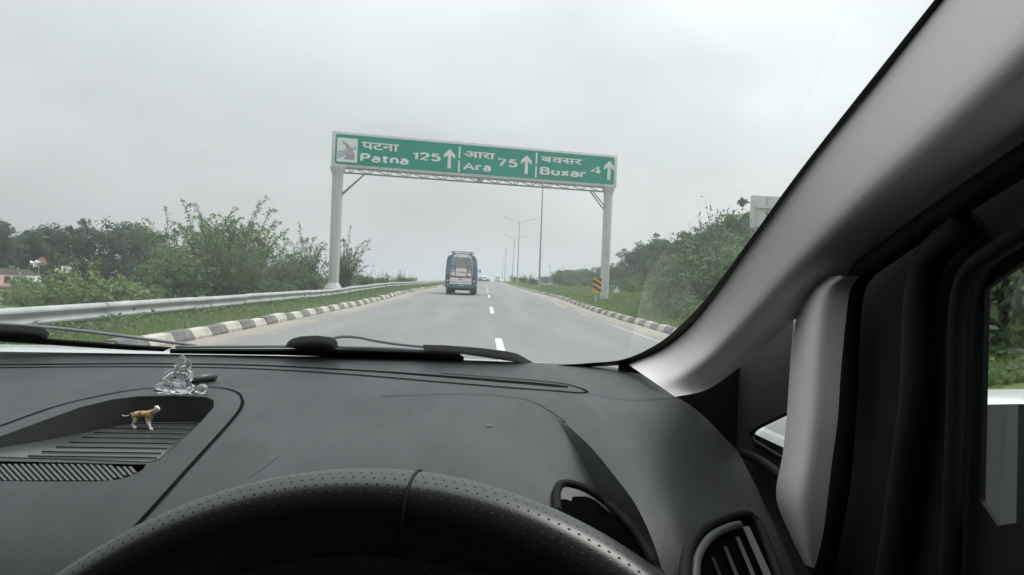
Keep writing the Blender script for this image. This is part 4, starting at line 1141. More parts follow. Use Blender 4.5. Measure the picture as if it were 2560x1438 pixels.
def inside(poly, x, y):
    c = False; n = len(poly); j = n - 1
    for i in range(n):
        if (poly[i][1] > y) != (poly[j][1] > y) and x < (poly[j][0] - poly[i][0]) * (y - poly[i][1]) / (poly[j][1] - poly[i][1]) + poly[i][0]: c = not c
        j = i
    return c
def cdt_patch(outer, holes, step, extra=()):
    pts = []; edges = []
    def loop(L_, closed=True):
        k = len(pts); m_ = len(L_)
        for q in L_: pts.append(Vector((q[0], q[1])))
        for i in range(m_ if closed else m_ - 1): edges.append((k + i, k + (i + 1) % m_))
    loop(outer)
    for h_ in holes: loop(h_)
    for e_ in extra: loop(e_, False)
    xs = [q[0] for q in outer]; ys = [q[1] for q in outer]
    for x in np.arange(min(xs) + step * .5, max(xs), step):
        for y in np.arange(min(ys) + step * .37, max(ys), step):
            if inside(outer, x, y):
                if extra and any(min((a_ - x) ** 2 + (b_ - y) ** 2 for a_, b_ in e_) < (step * .75) ** 2 for e_ in extra): continue
                pts.append(Vector((x, y)))
    r = delaunay_2d_cdt(pts, edges, [], 0, 1e-6)
    V, Fc = r[0], r[2]; keep = []
    for f in Fc:
        cx = sum(V[i].x for i in f) / 3; cy = sum(V[i].y for i in f) / 3
        if inside(outer, cx, cy) and not any(inside(h_, cx, cy) for h_ in holes): keep.append(tuple(f))
    return V, keep
def dense(pxs, n): return [tuple(q) for q in catmull([np.array(p_, float) for p_ in pxs], n)]

tray_px = [(-130, 1141), (0, 1093), (100, 1056), (200, 1020), (280, 1000), (345, 992), (440, 991), (515, 994), (534, 1002), (534, 1018), (505, 1052), (440, 1112), (396, 1150), (375, 1156), (200, 1150), (0, 1144)]
tray_xy = [on_dash(*q)[:2] for q in tray_px]
gr_px = [(-160, 1151), (0, 1153), (180, 1157), (330, 1161), (366, 1161), (356, 1175), (328, 1190), (290, 1200), (240, 1204), (120, 1204), (0, 1203), (-160, 1201)]
gr_xy = [on_dash(*q)[:2] for q in gr_px]
redge = [on_dash(*q) for q in ((2010, 1500), (1975, 1400), (1935, 1310), (1895, 1225), (1845, 1130), (1770, 1050), (1690, 992), (1630, 950), (1574, 914))]
redge = [(min(q.x, .30), q.y) for q in redge]
outer = [(-1.1, .425), (redge[0][0] + .01, .425)] + redge + [(redge[-1][0] - .004, 1.12), (-.3, 1.12), (-1.1, 1.12)]
cr_line = [(a_, b_) for a_, b_ in CR if b_ > .44]
offs = []
for dd in (.003, .014, .03, .05, .075, .105, .14):
    ln = []
    for i in range(12, len(CR) - 1):
        t_ = CR[i + 1] - CR[i - 1]; nn = np.array([t_[1], -t_[0]]); nn /= np.linalg.norm(nn); q = CR[i] + nn * dd
        if q[1] > .435: ln.append((q[0], q[1]))
    offs.append(ln)
Vd, Fd = cdt_patch(outer, [tray_xy, gr_xy], .0125, [cr_line] + offs)
dash = obj('dashboard', [I((v.x, v.y, H(v.x, v.y))) for v in Vd], Fd, M['dash'], car, smooth=True, angle=28)
# skirt closing the right-hand end and the far edge
def skirt(xy, drop, m, name, parent, closed=False):
    n = len(xy); V = [I((x, y, H(x, y))) for x, y in xy] + [I((x, y, H(x, y) - drop)) for x, y in xy]
    Fc = [(i, (i + 1) % n, n + (i + 1) % n, n + i) for i in range(n if closed else n - 1)]
    return obj(name, V, Fc, m, parent)
skirt(outer[1:len(redge) + 3], .35, M['darkshadetrim'], 'dash_end', dash)
skirt([(redge[-1][0] - .004, 1.12), (-.3, 1.12), (-1.1, 1.12)], .25, M['frit'], 'dash_front_lip', dash)
# storage tray recess
ty_near = min(q[1] for q in tray_xy); ty_far = max(q[1] for q in tray_xy)
def zfloor(x, y): return H(x, y) - (.003 + .024 * float(S(ty_near - .01, ty_far - .02, y)))
n = len(tray_xy)
rim = [I((x, y, H(x, y) + .0005)) for x, y in tray_xy]; cxt = sum(q[0] for q in tray_xy) / n; cyt = sum(q[1] for q in tray_xy) / n
low = [I((x + (cxt - x) * .02, y + (cyt - y) * .02, zfloor(x, y))) for x, y in tray_xy]
obj('tray_wall', rim + low, [(i, (i + 1) % n, n + (i + 1) % n, n + i) for i in range(n)], M['dash'], dash, smooth=True, angle=50)
Vt, Ft = cdt_patch([tuple(q) for q in tray_xy], [], .02)
tray = obj('tray_floor', [I((v.x, v.y, zfloor(v.x, v.y))) for v in Vt], Ft, M['dash2'], dash, smooth=True)
def on_tray(px, py): return march(px, py, zfloor)
for k, (xa, xb, py) in enumerate(((292, 500, 1058), (262, 480, 1071), (236, 462, 1083), (205, 447, 1095), (172, 432, 1107), (140, 418, 1119), (105, 402, 1131), (70, 392, 1142))):
    pts = [I(on_tray(x, py - (x - 300) * .0 + (x - xa) * .012) + Vector((0, 0, .0008))) for x in np.linspace(xa, xb, 9)]
    V, Fc = tube(pts, .0010, 5); obj('tray_rib', V, Fc, M['dash2'], tray, smooth=True)
# lip line round the tray
def ribbon(name, pxs, width, m, parent, fn=on_dash, lift=.0007, n=60):
    P = [fn(*q) for q in dense(pxs, n)]; V = []
    for i, p_ in enumerate(P):
        t = (P[min(i + 1, n - 1)] - P[max(i - 1, 0)]); t.z = 0; t.normalize(); s_ = Vector((-t.y, t.x, 0))
        w_ = width(i / (n - 1)) if callable(width) else width
        for sg in (-.5, .5):
            q = p_ + s_ * w_ * sg; V.append(I((q.x, q.y, H(q.x, q.y) + lift)))
    Fc = [(2 * i, 2 * i + 1, 2 * i + 3, 2 * i + 2) for i in range(n - 1)]
    return obj(name, V, Fc, m, parent, smooth=True)
ribbon('panel_seam', [(607, 1004), (598, 1028), (560, 1074), (500, 1140), (385, 1268), (300, 1362)], .0034, M['seam'], dash)
ribbon('panel_seam', [(-120, 1108), (0, 1066), (150, 1014), (300, 981), (400, 970), (500, 968), (560, 972), (596, 984), (607, 1004)], .0026, M['seam'], dash, n=90)
ribbon('defroster_slot', [(-60, 913), (200, 911), (400, 910), (640, 914), (900, 927), (1100, 941), (1300, 957), (1420, 968)], lambda u: .0068 + .0060 * float(S(.5, .85, u) * (1 - S(.93, 1, u))), M['seam'], dash, n=110)
ribbon('panel_seam', [(1100, 934), (1300, 949), (1400, 959), (1450, 971), (1470, 981)], .0030, M['seam'], dash)
ribbon('panel_seam', [(-60, 921), (200, 918), (400, 918), (640, 923), (900, 939), (1100, 956), (1300, 972), (1400, 979), (1445, 983), (1471, 981)], .0048, M['seam'], dash, n=110)
ribbon('panel_seam', [(1465, 983), (1530, 996), (1600, 1001), (1688, 995)], .0012, M['darkshadetrim'], dash)
ribbon('hood_crease', [(955, 991), (1150, 986), (1300, 996), (1372, 1026), (1412, 1058)], .0014, M['seam2'], dash, n=50)
ribbon('scratch', [(622, 1194), (660, 1167), (698, 1139)], .0007, M['dust'], dash, n=12)
for (qx, qy, w_) in ((1222, 1064, 6),):
    pts = [on_dash(qx + w_ * 1.5 * math.cos(a_) * (1 + .2 * math.sin(3 * a_)), qy + w_ * .7 * math.sin(a_), .0006) for a_ in np.linspace(0, 6.28, 12, endpoint=False)]
    obj('dust_spot', [I(p_) for p_ in pts], [tuple(range(12))], M['dust'], dash)
# speaker grille with slanted slats
Vt, Ft = cdt_patch([tuple(q) for q in gr_xy], [], .03)
gfl = obj('grille_recess', [I((v.x, v.y, H(v.x, v.y) - .006)) for v in Vt], Ft, M['seam'], dash)
n = len(gr_xy)
obj('grille_frame', [I((x, y, H(x, y))) for x, y in gr_xy] + [I((x, y, H(x, y) - .008)) for x, y in gr_xy], [(i, (i + 1) % n, n + (i + 1) % n, n + i) for i in range(n)], M['seam'], dash)
for k in range(34):
    xa = -160 + k * 15.6
    # each slat runs from the far edge down to the near edge, leaning right
    segs = [(xa + 52 * t, 1152 + 52 * t) for t in np.linspace(0, 1, 9)]
    segs = [q for q in segs if inside(gr_px, q[0] + 5, q[1] + 1)]
    if len(segs) < 3: continue
    a_ = on_dash(segs[0][0], segs[0][1] - 1); b_ = on_dash(segs[-1][0], segs[-1][1] + 1)
    a2 = on_dash(segs[0][0] + 8.5, segs[0][1] - 1); b2 = on_dash(segs[-1][0] + 8.5, segs[-1][1] + 1)
    V = [I(a_), I(a2), I(b2), I(b_)] + [I(q + Vector((0, 0, -.005))) for q in (a_, a2, b2, b_)]
    V[0] = V[0]; obj('grille_slat', [v + Vector((0, 0, -.001)) for v in V], BOXF, M['grille'], gfl)
# instrument binnacle: black arch, lens and grey bar
arch = dense([(1394, 1290), (1391, 1240), (1412, 1218), (1480, 1239), (1560, 1302), (1620, 1382), (1655, 1465)], 40)
cl_ = obj('instrument_arch', *tube([I(on_dash(*q, .003)) for q in arch], .0050, 8), M['rubber'], dash, smooth=True)
lens_pts = [q for q in dense([(1398, 1245), (1414, 1226), (1478, 1247), (1554, 1308), (1612, 1386), (1640, 1460)], 24)] + [(1560, 1470), (1480, 1470), (1400, 1400)]
V = [I(on_dash(q[0], q[1], .0025)) for q in lens_pts]
c_ = sum(V, Vector()) / len(V)
obj('instrument_lens', V + [c_], [(i, (i + 1) % len(V), len(V)) for i in range(len(V))], M['lens'], cl_)
up = dense([(1402, 1236), (1420, 1230), (1476, 1251), (1550, 1312), (1596, 1378)], 24); lo_ = dense([(1398, 1262), (1420, 1262), (1470, 1288), (1540, 1346), (1590, 1400)], 24)
V, Fc = grid([[I(on_dash(a_[0], a_[1], .004)), I(on_dash(b_[0], b_[1], .004))] for a_, b_ in zip(up, lo_)])
obj('cluster_bar', V, Fc, M['greybar'], cl_, smooth=True)
# dark instrument opening under the hood lip, seen through the wheel
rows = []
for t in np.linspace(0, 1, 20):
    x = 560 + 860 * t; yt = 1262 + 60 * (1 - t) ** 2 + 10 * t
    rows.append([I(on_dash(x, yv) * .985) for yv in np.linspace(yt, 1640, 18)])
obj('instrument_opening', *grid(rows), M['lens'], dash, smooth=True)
# right-hand air vent: a flat-faced unit let into the sloping end of the dash
va, vb, vc = on_dash(1740, 1430), on_dash(1862, 1300), on_dash(1935, 1430)
vn = (vb - va).cross(vc - va).normalized()
if vn.dot(va) > 0: vn = -vn
def vpl(px, py, off=0.0):
    d = ray(px, py); o_ = va + vn * (off + .017); return d * (vn.dot(o_) / vn.dot(d))
ring = dense([(1712, 1560), (1712, 1440), (1722, 1372), (1756, 1324), (1810, 1298), (1858, 1286), (1884, 1296), (1910, 1340), (1990, 1560)], 60)
vent = obj('air_vent', *tube([I(vpl(q[0], q[1])) for q in ring], .0050, 8), M['rubber'], dash, smooth=True)
V = [I(vpl(q[0], q[1], -.003)) for q in ring]; c_ = I(vpl(1835, 1440, -.003))
obj('vent_opening', V + [c_], [(i, (i + 1) % len(V), len(V)) for i in range(len(V))], M['lens'], vent)
ring2 = dense([(1738, 1560), (1739, 1430), (1748, 1384), (1778, 1342), (1824, 1318), (1848, 1312)], 30)
obj('vent_bezel', *tube([I(vpl(q[0], q[1], .001)) for q in ring2], .0042, 8), M['grille'], vent, smooth=True)
for (xa, ya, xb, yb, w_) in ((1752, 1440, 1790, 1560, 7), (1777, 1392, 1846, 1560, 8), (1808, 1366, 1886, 1560, 9), (1838, 1342, 1928, 1560, 10), (1856, 1316, 1962, 1560, 17)):
    V = [I(vpl(*q)) for q in ((xa, ya, .000), (xa + w_, ya, .003), (xb + w_ * 1.3, yb, .003), (xb, yb, .000))]
    V += [I(vpl(*q)) for q in ((xa, ya, -.003), (xa + w_, ya, -.003), (xb + w_ * 1.3, yb, -.003), (xb, yb, -.003))]
    obj('vent_slat', V, BOXF, M['greybar'], vent)

# ---- windscreen
GS = .564; GC = -.145 + GS * 1.16; GN = Vector((0, GS, 1)).normalized(); GL = math.sqrt(1 + GS * GS)
def glass_pt(px, py, off=0.0):
    d = ray(px, py); y = (GC + off * GL) / (d.z + GS); return d * y
def gz_(y): return GC - GS * y
V = [I((-1.15, 1.17, gz_(1.17))), I((.40, 1.17, gz_(1.17))), I((.40, .30, gz_(.30))), I((-1.15, .30, gz_(.30)))]
obj('windscreen', V, [(0, 1, 2, 3)], M['screen'], car)
edge_in = dense([(2535, -200), (2376, 0), (2055, 402), (1916, 592), (1800, 745), (1722, 826), (1660, 873), (1580, 908), (1480, 917), (1365, 917)], 70)
edge_out = dense([(2494, -200), (2336, 0), (2020, 400), (1880, 592), (1766, 745), (1698, 816), (1640, 862), (1560, 898), (1470, 908), (1365, 915)], 70)
V, Fc = grid([[I(glass_pt(*a_, -.004)), I(glass_pt(*b_, -.004))] for a_, b_ in zip(edge_in, edge_out)])
obj('windscreen_seal', V, Fc, M['frit'], car, smooth=True)
# ---- A pillar trim (lit edge by the glass, turning away into shade)
def at_x(px, py, x): d = ray(px, py); return d * (x / d.x)
e1 = [glass_pt(*q, -.006) for q in ((2540, -222), (2359, 0), (2190, 214), (2036, 406), (1899, 594), (1786, 747), (1716, 828), (1652, 876), (1570, 911))]
e2 = [at_x(2760, 250, .345), at_x(2575, 380, .345), at_x(2400, 492, .345), at_x(2200, 626, .345), at_x(2060, 735, .340), at_x(1930, 850, .325), at_x(1840, 925, .305), at_x(1765, 975, .275), at_x(1688, 992, .232)]
e1 = [Vector(q) for q in catmull(e1, 48)]; e2 = [Vector(q) for q in catmull(e2, 48)]
rows = []
for i, (a_, b_) in enumerate(zip(e1, e2)):
    r = []; wdt = (a_ - b_).length
    for t in np.linspace(0, 1, 15):
        p_ = a_.lerp(b_, t); bul = (lambda q: .5 * (q + 1 - math.sqrt((q - 1) ** 2 + .05)) if True else 0)(min(t / .66, 99)) * float(1 - S(.48, 1.02, t)) * .80 * wdt * (.35 + .65 * float(S(0, .22, 1 - i / 47)))
        r.append(I(p_ - p_.normalized() * bul))
    rows.append(r)
V, Fc = grid(rows)
obj('windscreen_pillar', V, Fc, M['trim'], car, smooth=True)
# ---- quarter pillar between the small fixed window and the door
l_ = dense([(2066, 690), (2014, 722), (1988, 785), (1976, 900), (1967, 1040), (1956, 1140), (1940, 1240), (1972, 1330), (2012, 1412)], 30)
r2 = dense([(2150, 690), (2126, 725), (2116, 790), (2108, 900), (2100, 1040), (2090, 1140), (2078, 1240), (2062, 1340), (2044, 1424)], 30)
rows = []
for a_, b_ in zip(l_, r2):
    pa = at_x(*a_, .335); pb = at_x(*b_, .335); r = []; wdt = (pa - pb).length
    for t in np.linspace(0, 1, 11):
        p_ = pa.lerp(pb, t); bul = min(t / .46, (1 - t) / .54, .88) * .50 * wdt
        r.append(I(p_ - p_.normalized() * bul))
    rows.append(r)
V, Fc = grid(rows)
obj('quarter_pillar', V, Fc, M['trim'], car, smooth=True)
# ---- side of the cabin (plane x = .36): pale trim in front with its shade put into a dark colour, black door frame behind, with both windows cut out
XP = .36
def yz(px, py): p_ = at_x(px, py, XP); return (p_.y, p_.z)
qw = [yz(*q) for q in ((1886, 1088), (1892, 1077), (1908, 1066), (1968, 1037), (2080, 985), (2080, 1200), (1960, 1144), (1900, 1108), (1888, 1098))]
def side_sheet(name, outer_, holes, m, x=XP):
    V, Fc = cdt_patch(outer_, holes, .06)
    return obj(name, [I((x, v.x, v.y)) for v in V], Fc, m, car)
side_sheet('quarter_trim_shaded', [(.785, -.75), (1.25, -.75), (1.25, gz_(1.25) + .01), (.785, gz_(.785) + .005)], [qw], M['darkshadetrim'])
rim3 = [I((XP - .004, a_, b_)) for a_, b_ in qw]
obj('quarter_window_seal', *tube(rim3, .0035, 6, closed=True), M['rubber'], car, smooth=True)
obj('quarter_window', [I((XP + .006, a_, b_)) for a_, b_ in qw], [tuple(range(len(qw)))], M['pane'], car)
sill = dense([(1852, 1118), (1880, 1128), (1920, 1152), (1962, 1186)], 12)
obj('quarter_sill', *tube([I(at_x(a_, b_ + 14, .345)) for a_, b_ in sill], .008, 8), M['rubber'], car, smooth=True)
obj('dash_side_seam', *tube([I(at_x(a_, b_, .30)) for a_, b_ in ((1842, 1178), (1862, 1215), (1890, 1262))], .0010, 5), M['greybar'], car)
d0 = yz(2455, 722); d1 = yz(2600, 620); slope = (d1[1] - d0[1]) / (d0[0] - d1[0])
ytop = d1[0] - (.225 - d1[1]) / slope
db = yz(2442, 1286)
dw = [d0, d1, (ytop + .06, .20), (ytop - .02, .222), (-.62, .222), (-.62, -.125), (.46, -.125), (db[0] - .02, db[1] - .002), (db[0], db[1] + .01)]
door = empty('driver_door'); door.parent = car
V, Fc = cdt_patch([(-1.4, -.75), (.784, -.75), (.784, gz_(.784) + .005), (.32, gz_(.32) + .005), (.30, .35), (-1.4, .37)], [dw], .06)
obj('door_frame', [I((XP + .002, v.x, v.y)) for v in V], Fc, M['frame'], door)
nd = len(dw)
obj('window_channel', [I((XP + .002, a_, b_)) for a_, b_ in dw] + [I((XP + .006, a_, b_)) for a_, b_ in dw], [(i, (i + 1) % nd, nd + (i + 1) % nd, nd + i) for i in range(nd)], M['rubber'], door)
obj('door_window', [I((XP + .005, a_, b_)) for a_, b_ in dw], [tuple(range(nd))], M['pane'], door)
obj('door_seal', *tube([I(at_x(a_, b_, .342)) for a_, b_ in dense([(2760, 262), (2570, 394), (2400, 505), (2205, 640), (2152, 686), (2130, 745), (2122, 850), (2116, 1000), (2100, 1200), (2075, 1340), (2050, 1470)], 44)], .013, 8), M['rubber'], car, smooth=True)
obj('door_pull_column', *tube([I(at_x(a_, b_, .348)) for a_, b_ in dense([(2420, 560), (2330, 640), (2300, 760), (2290, 1000), (2262, 1200), (2225, 1470)], 30)], .016, 10), M['frame'], door, smooth=True)
obj('window_moulding', *tube([I(at_x(a_, b_, .350)) for a_, b_ in dense([(2620, 545), (2500, 620), (2425, 680), (2398, 780), (2392, 1000), (2376, 1438), (2376, 1500)], 30)], .009, 10), M['rubber'], door, smooth=True)
# ---- door mirror seen through the glass
M['mirrorgrey'] = mat('mirror_grey', (.075, .078, .082), .45, (.085, .088, .092), 6)
mir = empty('door_mirror'); mir.parent = car
YM = .80
def mp_(px, py, y=YM): return ray(px, py) * y
pts = [(2330, 1002), (2400, 990), (2520, 986), (2600, 984), (2640, 1000)]
top_f = [mp_(2330, 1020), mp_(2450, 1012), mp_(2546, 1010), mp_(2640, 1012)]
top_b = [mp_(2330, 990, .90), mp_(2450, 984, .91), mp_(2560, 982, .91), mp_(2660, 990, .90)]
bot_f = [mp_(2330, 1318), mp_(2450, 1322), mp_(2540, 1332), mp_(2640, 1342)]
bot_b = [mp_(2330, 1240, .90), mp_(2450, 1240, .91), mp_(2560, 1250, .91), mp_(2660, 1250, .90)]
tm_ = [(a_ + b_) / 2 + Vector((0, 0, .010)) for a_, b_ in zip(top_f, top_b)]
V, Fc = grid([[I(q) for q in r] for r in (top_f, tm_, top_b, bot_b)])
obj('mirror_shell', V, Fc, M['paint'], mir, smooth=True, angle=50)
V, Fc = grid([[I(q) for q in r] for r in (bot_f[:3], top_f[:3])]); obj('mirror_face', V, Fc, M['mirrorgrey'], mir)  # mirror glass side; its dark reflection is put into a flat grey
V, Fc = grid([[I(q) for q in r] for r in (bot_f[2:], top_f[2:])]); obj('mirror_rim', V, Fc, M['rubber'], mir)
V, Fc = grid([[I(q) for q in r] for r in (bot_b, bot_f)]); obj('mirror_base', V, Fc, M['rubber'], mir)
# ---- bonnet and wing
ys = [1.16, 1.22, 1.32, 1.45, 1.6, 1.75, 1.88, 2.0, 2.1, 2.18]; zs = [-.205, -.190, -.176, -.168, -.168, -.178, -.196, -.225, -.27, -.36]
rows = [[I((x, y, z - .012 * ((x + .35) / .8) ** 2 + .004 - (.05 * max(0, abs(x + .35) - .72) / .1))) for x in np.linspace(-1.17, .47, 30)] for y, z in zip(ys, zs)]
V, Fc = grid(rows); obj('bonnet', V, Fc, M['paint'], car, smooth=True)
rows = [[I((x, y, z)) for x in (.365, .40, .44, .465, .475)] for y, z in ((.9, -.20), (1.05, -.205), (1.2, -.21), (1.6, -.235))]
for r in rows:
    for q, dz in zip(r, (.02, .012, 0, -.03, -.12)): q.z += dz
V, Fc = grid(rows); obj('wing', V, Fc, M['paint'], car, smooth=True)
obj('cowl', *boxg(I((-.47, 1.165, -.172)), (1.34 * K, .09, .03)), M['frit'], car)
# ---- wipers on the outside of the glass
def gplate(name, poly, o0, o1, m, parent, n_=None):
    n = len(poly)
    V = [I(glass_pt(*q, o1)) for q in poly] + [I(glass_pt(*q, o0)) for q in poly]
    Fc = [tuple(range(n)), tuple(range(2 * n - 1, n - 1, -1))] + [(i, n + i, n + (i + 1) % n, (i + 1) % n) for i in range(n)]
    return obj(name, V, Fc, m, parent, smooth=True, angle=40)
def gtube(name, pxs, r, off, m, parent, n_=24, k=8):
    return obj(name, *tube([I(glass_pt(*q, off)) for q in dense(pxs, n_)], r, k), m, parent, smooth=True)
wr = empty('wiper'); wr.parent = car
wr['label'] = 'right windscreen wiper lying along the foot of the glass'
gplate('blade', [(425, 872), (700, 872), (900, 872), (1040, 877), (1150, 886), (1160, 893), (1158, 905), (1040, 902), (900, 895), (700, 888), (425, 884)], .002, .012, M['rubber'], wr)
gtube('blade_spine', [(440, 868), (700, 866), (900, 869), (1050, 876), (1150, 885)], .0028, .012, M['wiper'], wr)
gplate('blade_holder', [(714, 868), (718, 856), (730, 847), (752, 841), (792, 839), (828, 843), (843, 853), (845, 866), (838, 873), (800, 876), (760, 875)], .008, .022, M['wiper'], wr)
gtube('wiper_rod', [(835, 845), (860, 841), (895, 843), (940, 852), (1000, 861), (1062, 867)], .0030, .018, M['wiper'], wr)
gplate('wiper_arm', [(1058, 862), (1110, 863), (1200, 870), (1265, 878), (1292, 884), (1318, 898), (1350, 915), (1310, 915), (1285, 905), (1240, 898), (1160, 886), (1060, 874)], .008, .020, M['wiper'], wr)
wl = empty('wiper'); wl.parent = car
wl['label'] = 'left windscreen wiper at the lower left of the glass'
gplate('blade', [(-80, 836), (60, 842), (200, 852), (330, 862), (432, 868), (408, 879), (330, 876), (200, 868), (60, 858), (-80, 850)], .002, .012, M['rubber'], wl)
gplate('blade_holder', [(-80, 812), (0, 812), (60, 814), (112, 822), (124, 834), (118, 846), (60, 845), (-80, 838)], .008, .020, M['wiper'], wl)
gtube('wiper_rod', [(-60, 806), (60, 814), (130, 820), (250, 833), (380, 850), (490, 864)], .0030, .016, M['wiper'], wl)
# ---- roof lining, floor; unseen left and rear walls made windowless to keep light out
def quad(name, pts, m, parent=car): return obj(name, [I(q) for q in pts], [tuple(range(len(pts)))], m, parent)
quad('roof_lining', [(-1.16, .30, gz_(.30) + .004), (.40, .30, gz_(.30) + .004), (.40, -1.4, .37), (-1.16, -1.4, .37)], M['liner'])
quad('rear_light_block', [(-1.16, -1.4, -.75), (.40, -1.4, -.75), (.40, -1.4, .37), (-1.16, -1.4, .37)], M['liner'])
quad('left_light_block', [(-1.16, -1.4, -.75), (-1.16, 1.25, -.75), (-1.16, 1.25, gz_(1.25)), (-1.16, .30, gz_(.30)), (-1.16, -1.4, .37)], M['liner'])
quad('floor', [(-1.16, -1.4, -.75), (.40, -1.4, -.75), (.40, 1.25, -.75), (-1.16, 1.25, -.75)], M['liner'])
quad('corner_panel', [(.19, 1.085, -.40), (.365, 1.085, -.40), (.365, 1.085, gz_(1.085) - .003), (.19, 1.085, gz_(1.085) - .003)], M['rubber'])
quad('corner_shelf', [(.20, .70, -.30), (.365, .70, -.30), (.365, 1.086, -.215), (.20, 1.086, -.215)], M['rubber'])
quad('bulkhead', [(-1.16, 1.14, -.75), (.40, 1.14, -.75), (.40, 1.14, -.20), (-1.16, 1.14, -.20)], M['liner'])

# ---- steering wheel
sw = empty('steering_wheel'); sw.parent = car
M['leather_seam'] = mat('leather_seam', (.012, .012, .013), .6, spec=.3)
M['leather'] = bpy.data.materials.new('perforated_leather'); M['leather'].use_nodes = True
t = M['leather'].node_tree; b_ = t.nodes['Principled BSDF']; b_.inputs['Roughness'].default_value = .30; b_.inputs['Specular IOR Level'].default_value = .6
uv = t.nodes.new('ShaderNodeUVMap'); sp = t.nodes.new('ShaderNodeSeparateXYZ'); t.links.new(uv.outputs[0], sp.inputs[0])
bb_ = mnode(t, 'MULTIPLY', sp.outputs['Y'], 32.0); row = mnode(t, 'FLOOR', bb_)
aa_ = mnode(t, 'ADD', mnode(t, 'MULTIPLY', sp.outputs['X'], 286.0), mnode(t, 'MULTIPLY', mnode(t, 'MODULO', row, 2.0), .5))
fx = mnode(t, 'SUBTRACT', mnode(t, 'FRACT', aa_), .5); fy = mnode(t, 'SUBTRACT', mnode(t, 'FRACT', bb_), .5)
dist = mnode(t, 'SQRT', mnode(t, 'ADD', mnode(t, 'MULTIPLY', fx, fx), mnode(t, 'MULTIPLY', fy, fy)))
dot = mrange(t, dist, .08, .17, 1.0, 0.0)
co = t.nodes.new('ShaderNodeTexCoord').outputs['Object']; gn = noise(t, co, 900, 2)
t.links.new(ramp_mix(t, dot, (.020, .021, .022), (.002, .002, .002)), b_.inputs['Base Color'])
t.links.new(mrange(t, dot, 0, 1, .30, .9), b_.inputs['Roughness'])
bp = t.nodes.new('ShaderNodeBump'); bp.inputs['Strength'].default_value = .18; bp.inputs['Distance'].default_value = .0008
t.links.new(mnode(t, 'ADD', mnode(t, 'MULTIPLY', dot, -1.0), mnode(t, 'MULTIPLY', gn, .12)), bp.inputs['Height']); t.links.new(bp.outputs[0], b_.inputs['Normal'])
WR, TR = .188, .0182
yaw = math.radians(-9)
wn = Vector((math.sin(yaw) * math.cos(.44), -math.cos(yaw) * math.cos(.44), math.sin(.44)))
wx = Vector((0, 0, 1)).cross(wn).normalized() * -1
if wx.x < 0: wx = -wx
wup = wn.cross(wx);  wup = wup if wup.z > 0 else -wup
top = ray(985, 1283) * .335
WC = EYE + top - wup * WR
nu, nv = 240, 36
V = []; UV = []
for i in range(nu):
    th = 2 * math.pi * i / nu; rd = wx * math.sin(th) + wup * math.cos(th)
    for j in range(nv):
        ph = 2 * math.pi * j / nv; V.append(WC + rd * (WR + TR * math.cos(ph)) + wn * TR * 1.08 * math.sin(ph))
Fc = [(i * nv + j, ((i + 1) % nu) * nv + j, ((i + 1) % nu) * nv + (j + 1) % nv, i * nv + (j + 1) % nv) for i in range(nu) for j in range(nv)]
me = mesh('rim', V, Fc, M['leather'], True)
uvl = me.uv_layers.new(name='UVMap'); co_ = np.empty((len(Fc) * 4, 2), np.float32); q = 0
for i in range(nu):
    for j in range(nv):
        for (a_, c2) in ((i, j), (i + 1, j), (i + 1, j + 1), (i, j + 1)):
            co_[q] = (a_ / nu, c2 / nv); q += 1
uvl.data.foreach_set('uv', co_.ravel()); link('rim', me, sw)
th = math.radians(2.6); rd = wx * math.sin(th) + wup * math.cos(th); tn = wx * math.cos(th) - wup * math.sin(th)
obj('grip_joint', *tube([WC + rd * (WR + (TR + .0003) * math.cos(a_)) + wn * (TR * 1.08 + .0003) * math.sin(a_) for a_ in np.linspace(0, 2 * math.pi, 28, endpoint=False)], .0007, 6, closed=True), M['leather_seam'], sw, smooth=True)
for ang in (90, -90, 180):
    a_ = math.radians(ang); rd = wx * math.sin(a_) + wup * math.cos(a_)
    obj('spoke', *tube([WC - wn * .02 + rd * .05, WC - wn * .012 + rd * .11, WC + rd * (WR - .008)], [.030, .020, .016], 10), M['rubber'], sw, smooth=True)
V = []
for r_i, h_i in ((.002, .012), (.04, .010), (.065, -.002), (.075, -.022)):
    for k in range(24):
        a_ = 2 * math.pi * k / 24; V.append(WC + (wx * math.cos(a_) + wup * math.sin(a_) * .9) * r_i + wn * (h_i - .012))
Fc = [(r_i * 24 + k, r_i * 24 + (k + 1) % 24, (r_i + 1) * 24 + (k + 1) % 24, (r_i + 1) * 24 + k) for r_i in range(3) for k in range(24)] + [tuple(range(24))]
obj('hub', V, Fc, M['rubber'], sw, smooth=True)
obj('column', *tube([WC - wn * .02, WC - wn * .40], [.05, .06], 12), M['rubber'], sw, smooth=True)

# ================================================================ LITTLE THINGS ON THE DASHBOARD
def remeshed(name, me_or_obj, mods):
    o = me_or_obj
    for kind, kw in mods:
        md = o.modifiers.new(kind.lower(), kind)
        for a_, v_ in kw.items(): setattr(md, a_, v_)
    dg = bpy.context.evaluated_depsgraph_get(); dg.update()
    me = bpy.data.meshes.new_from_object(o.evaluated_get(dg)); me.name = name
    return me
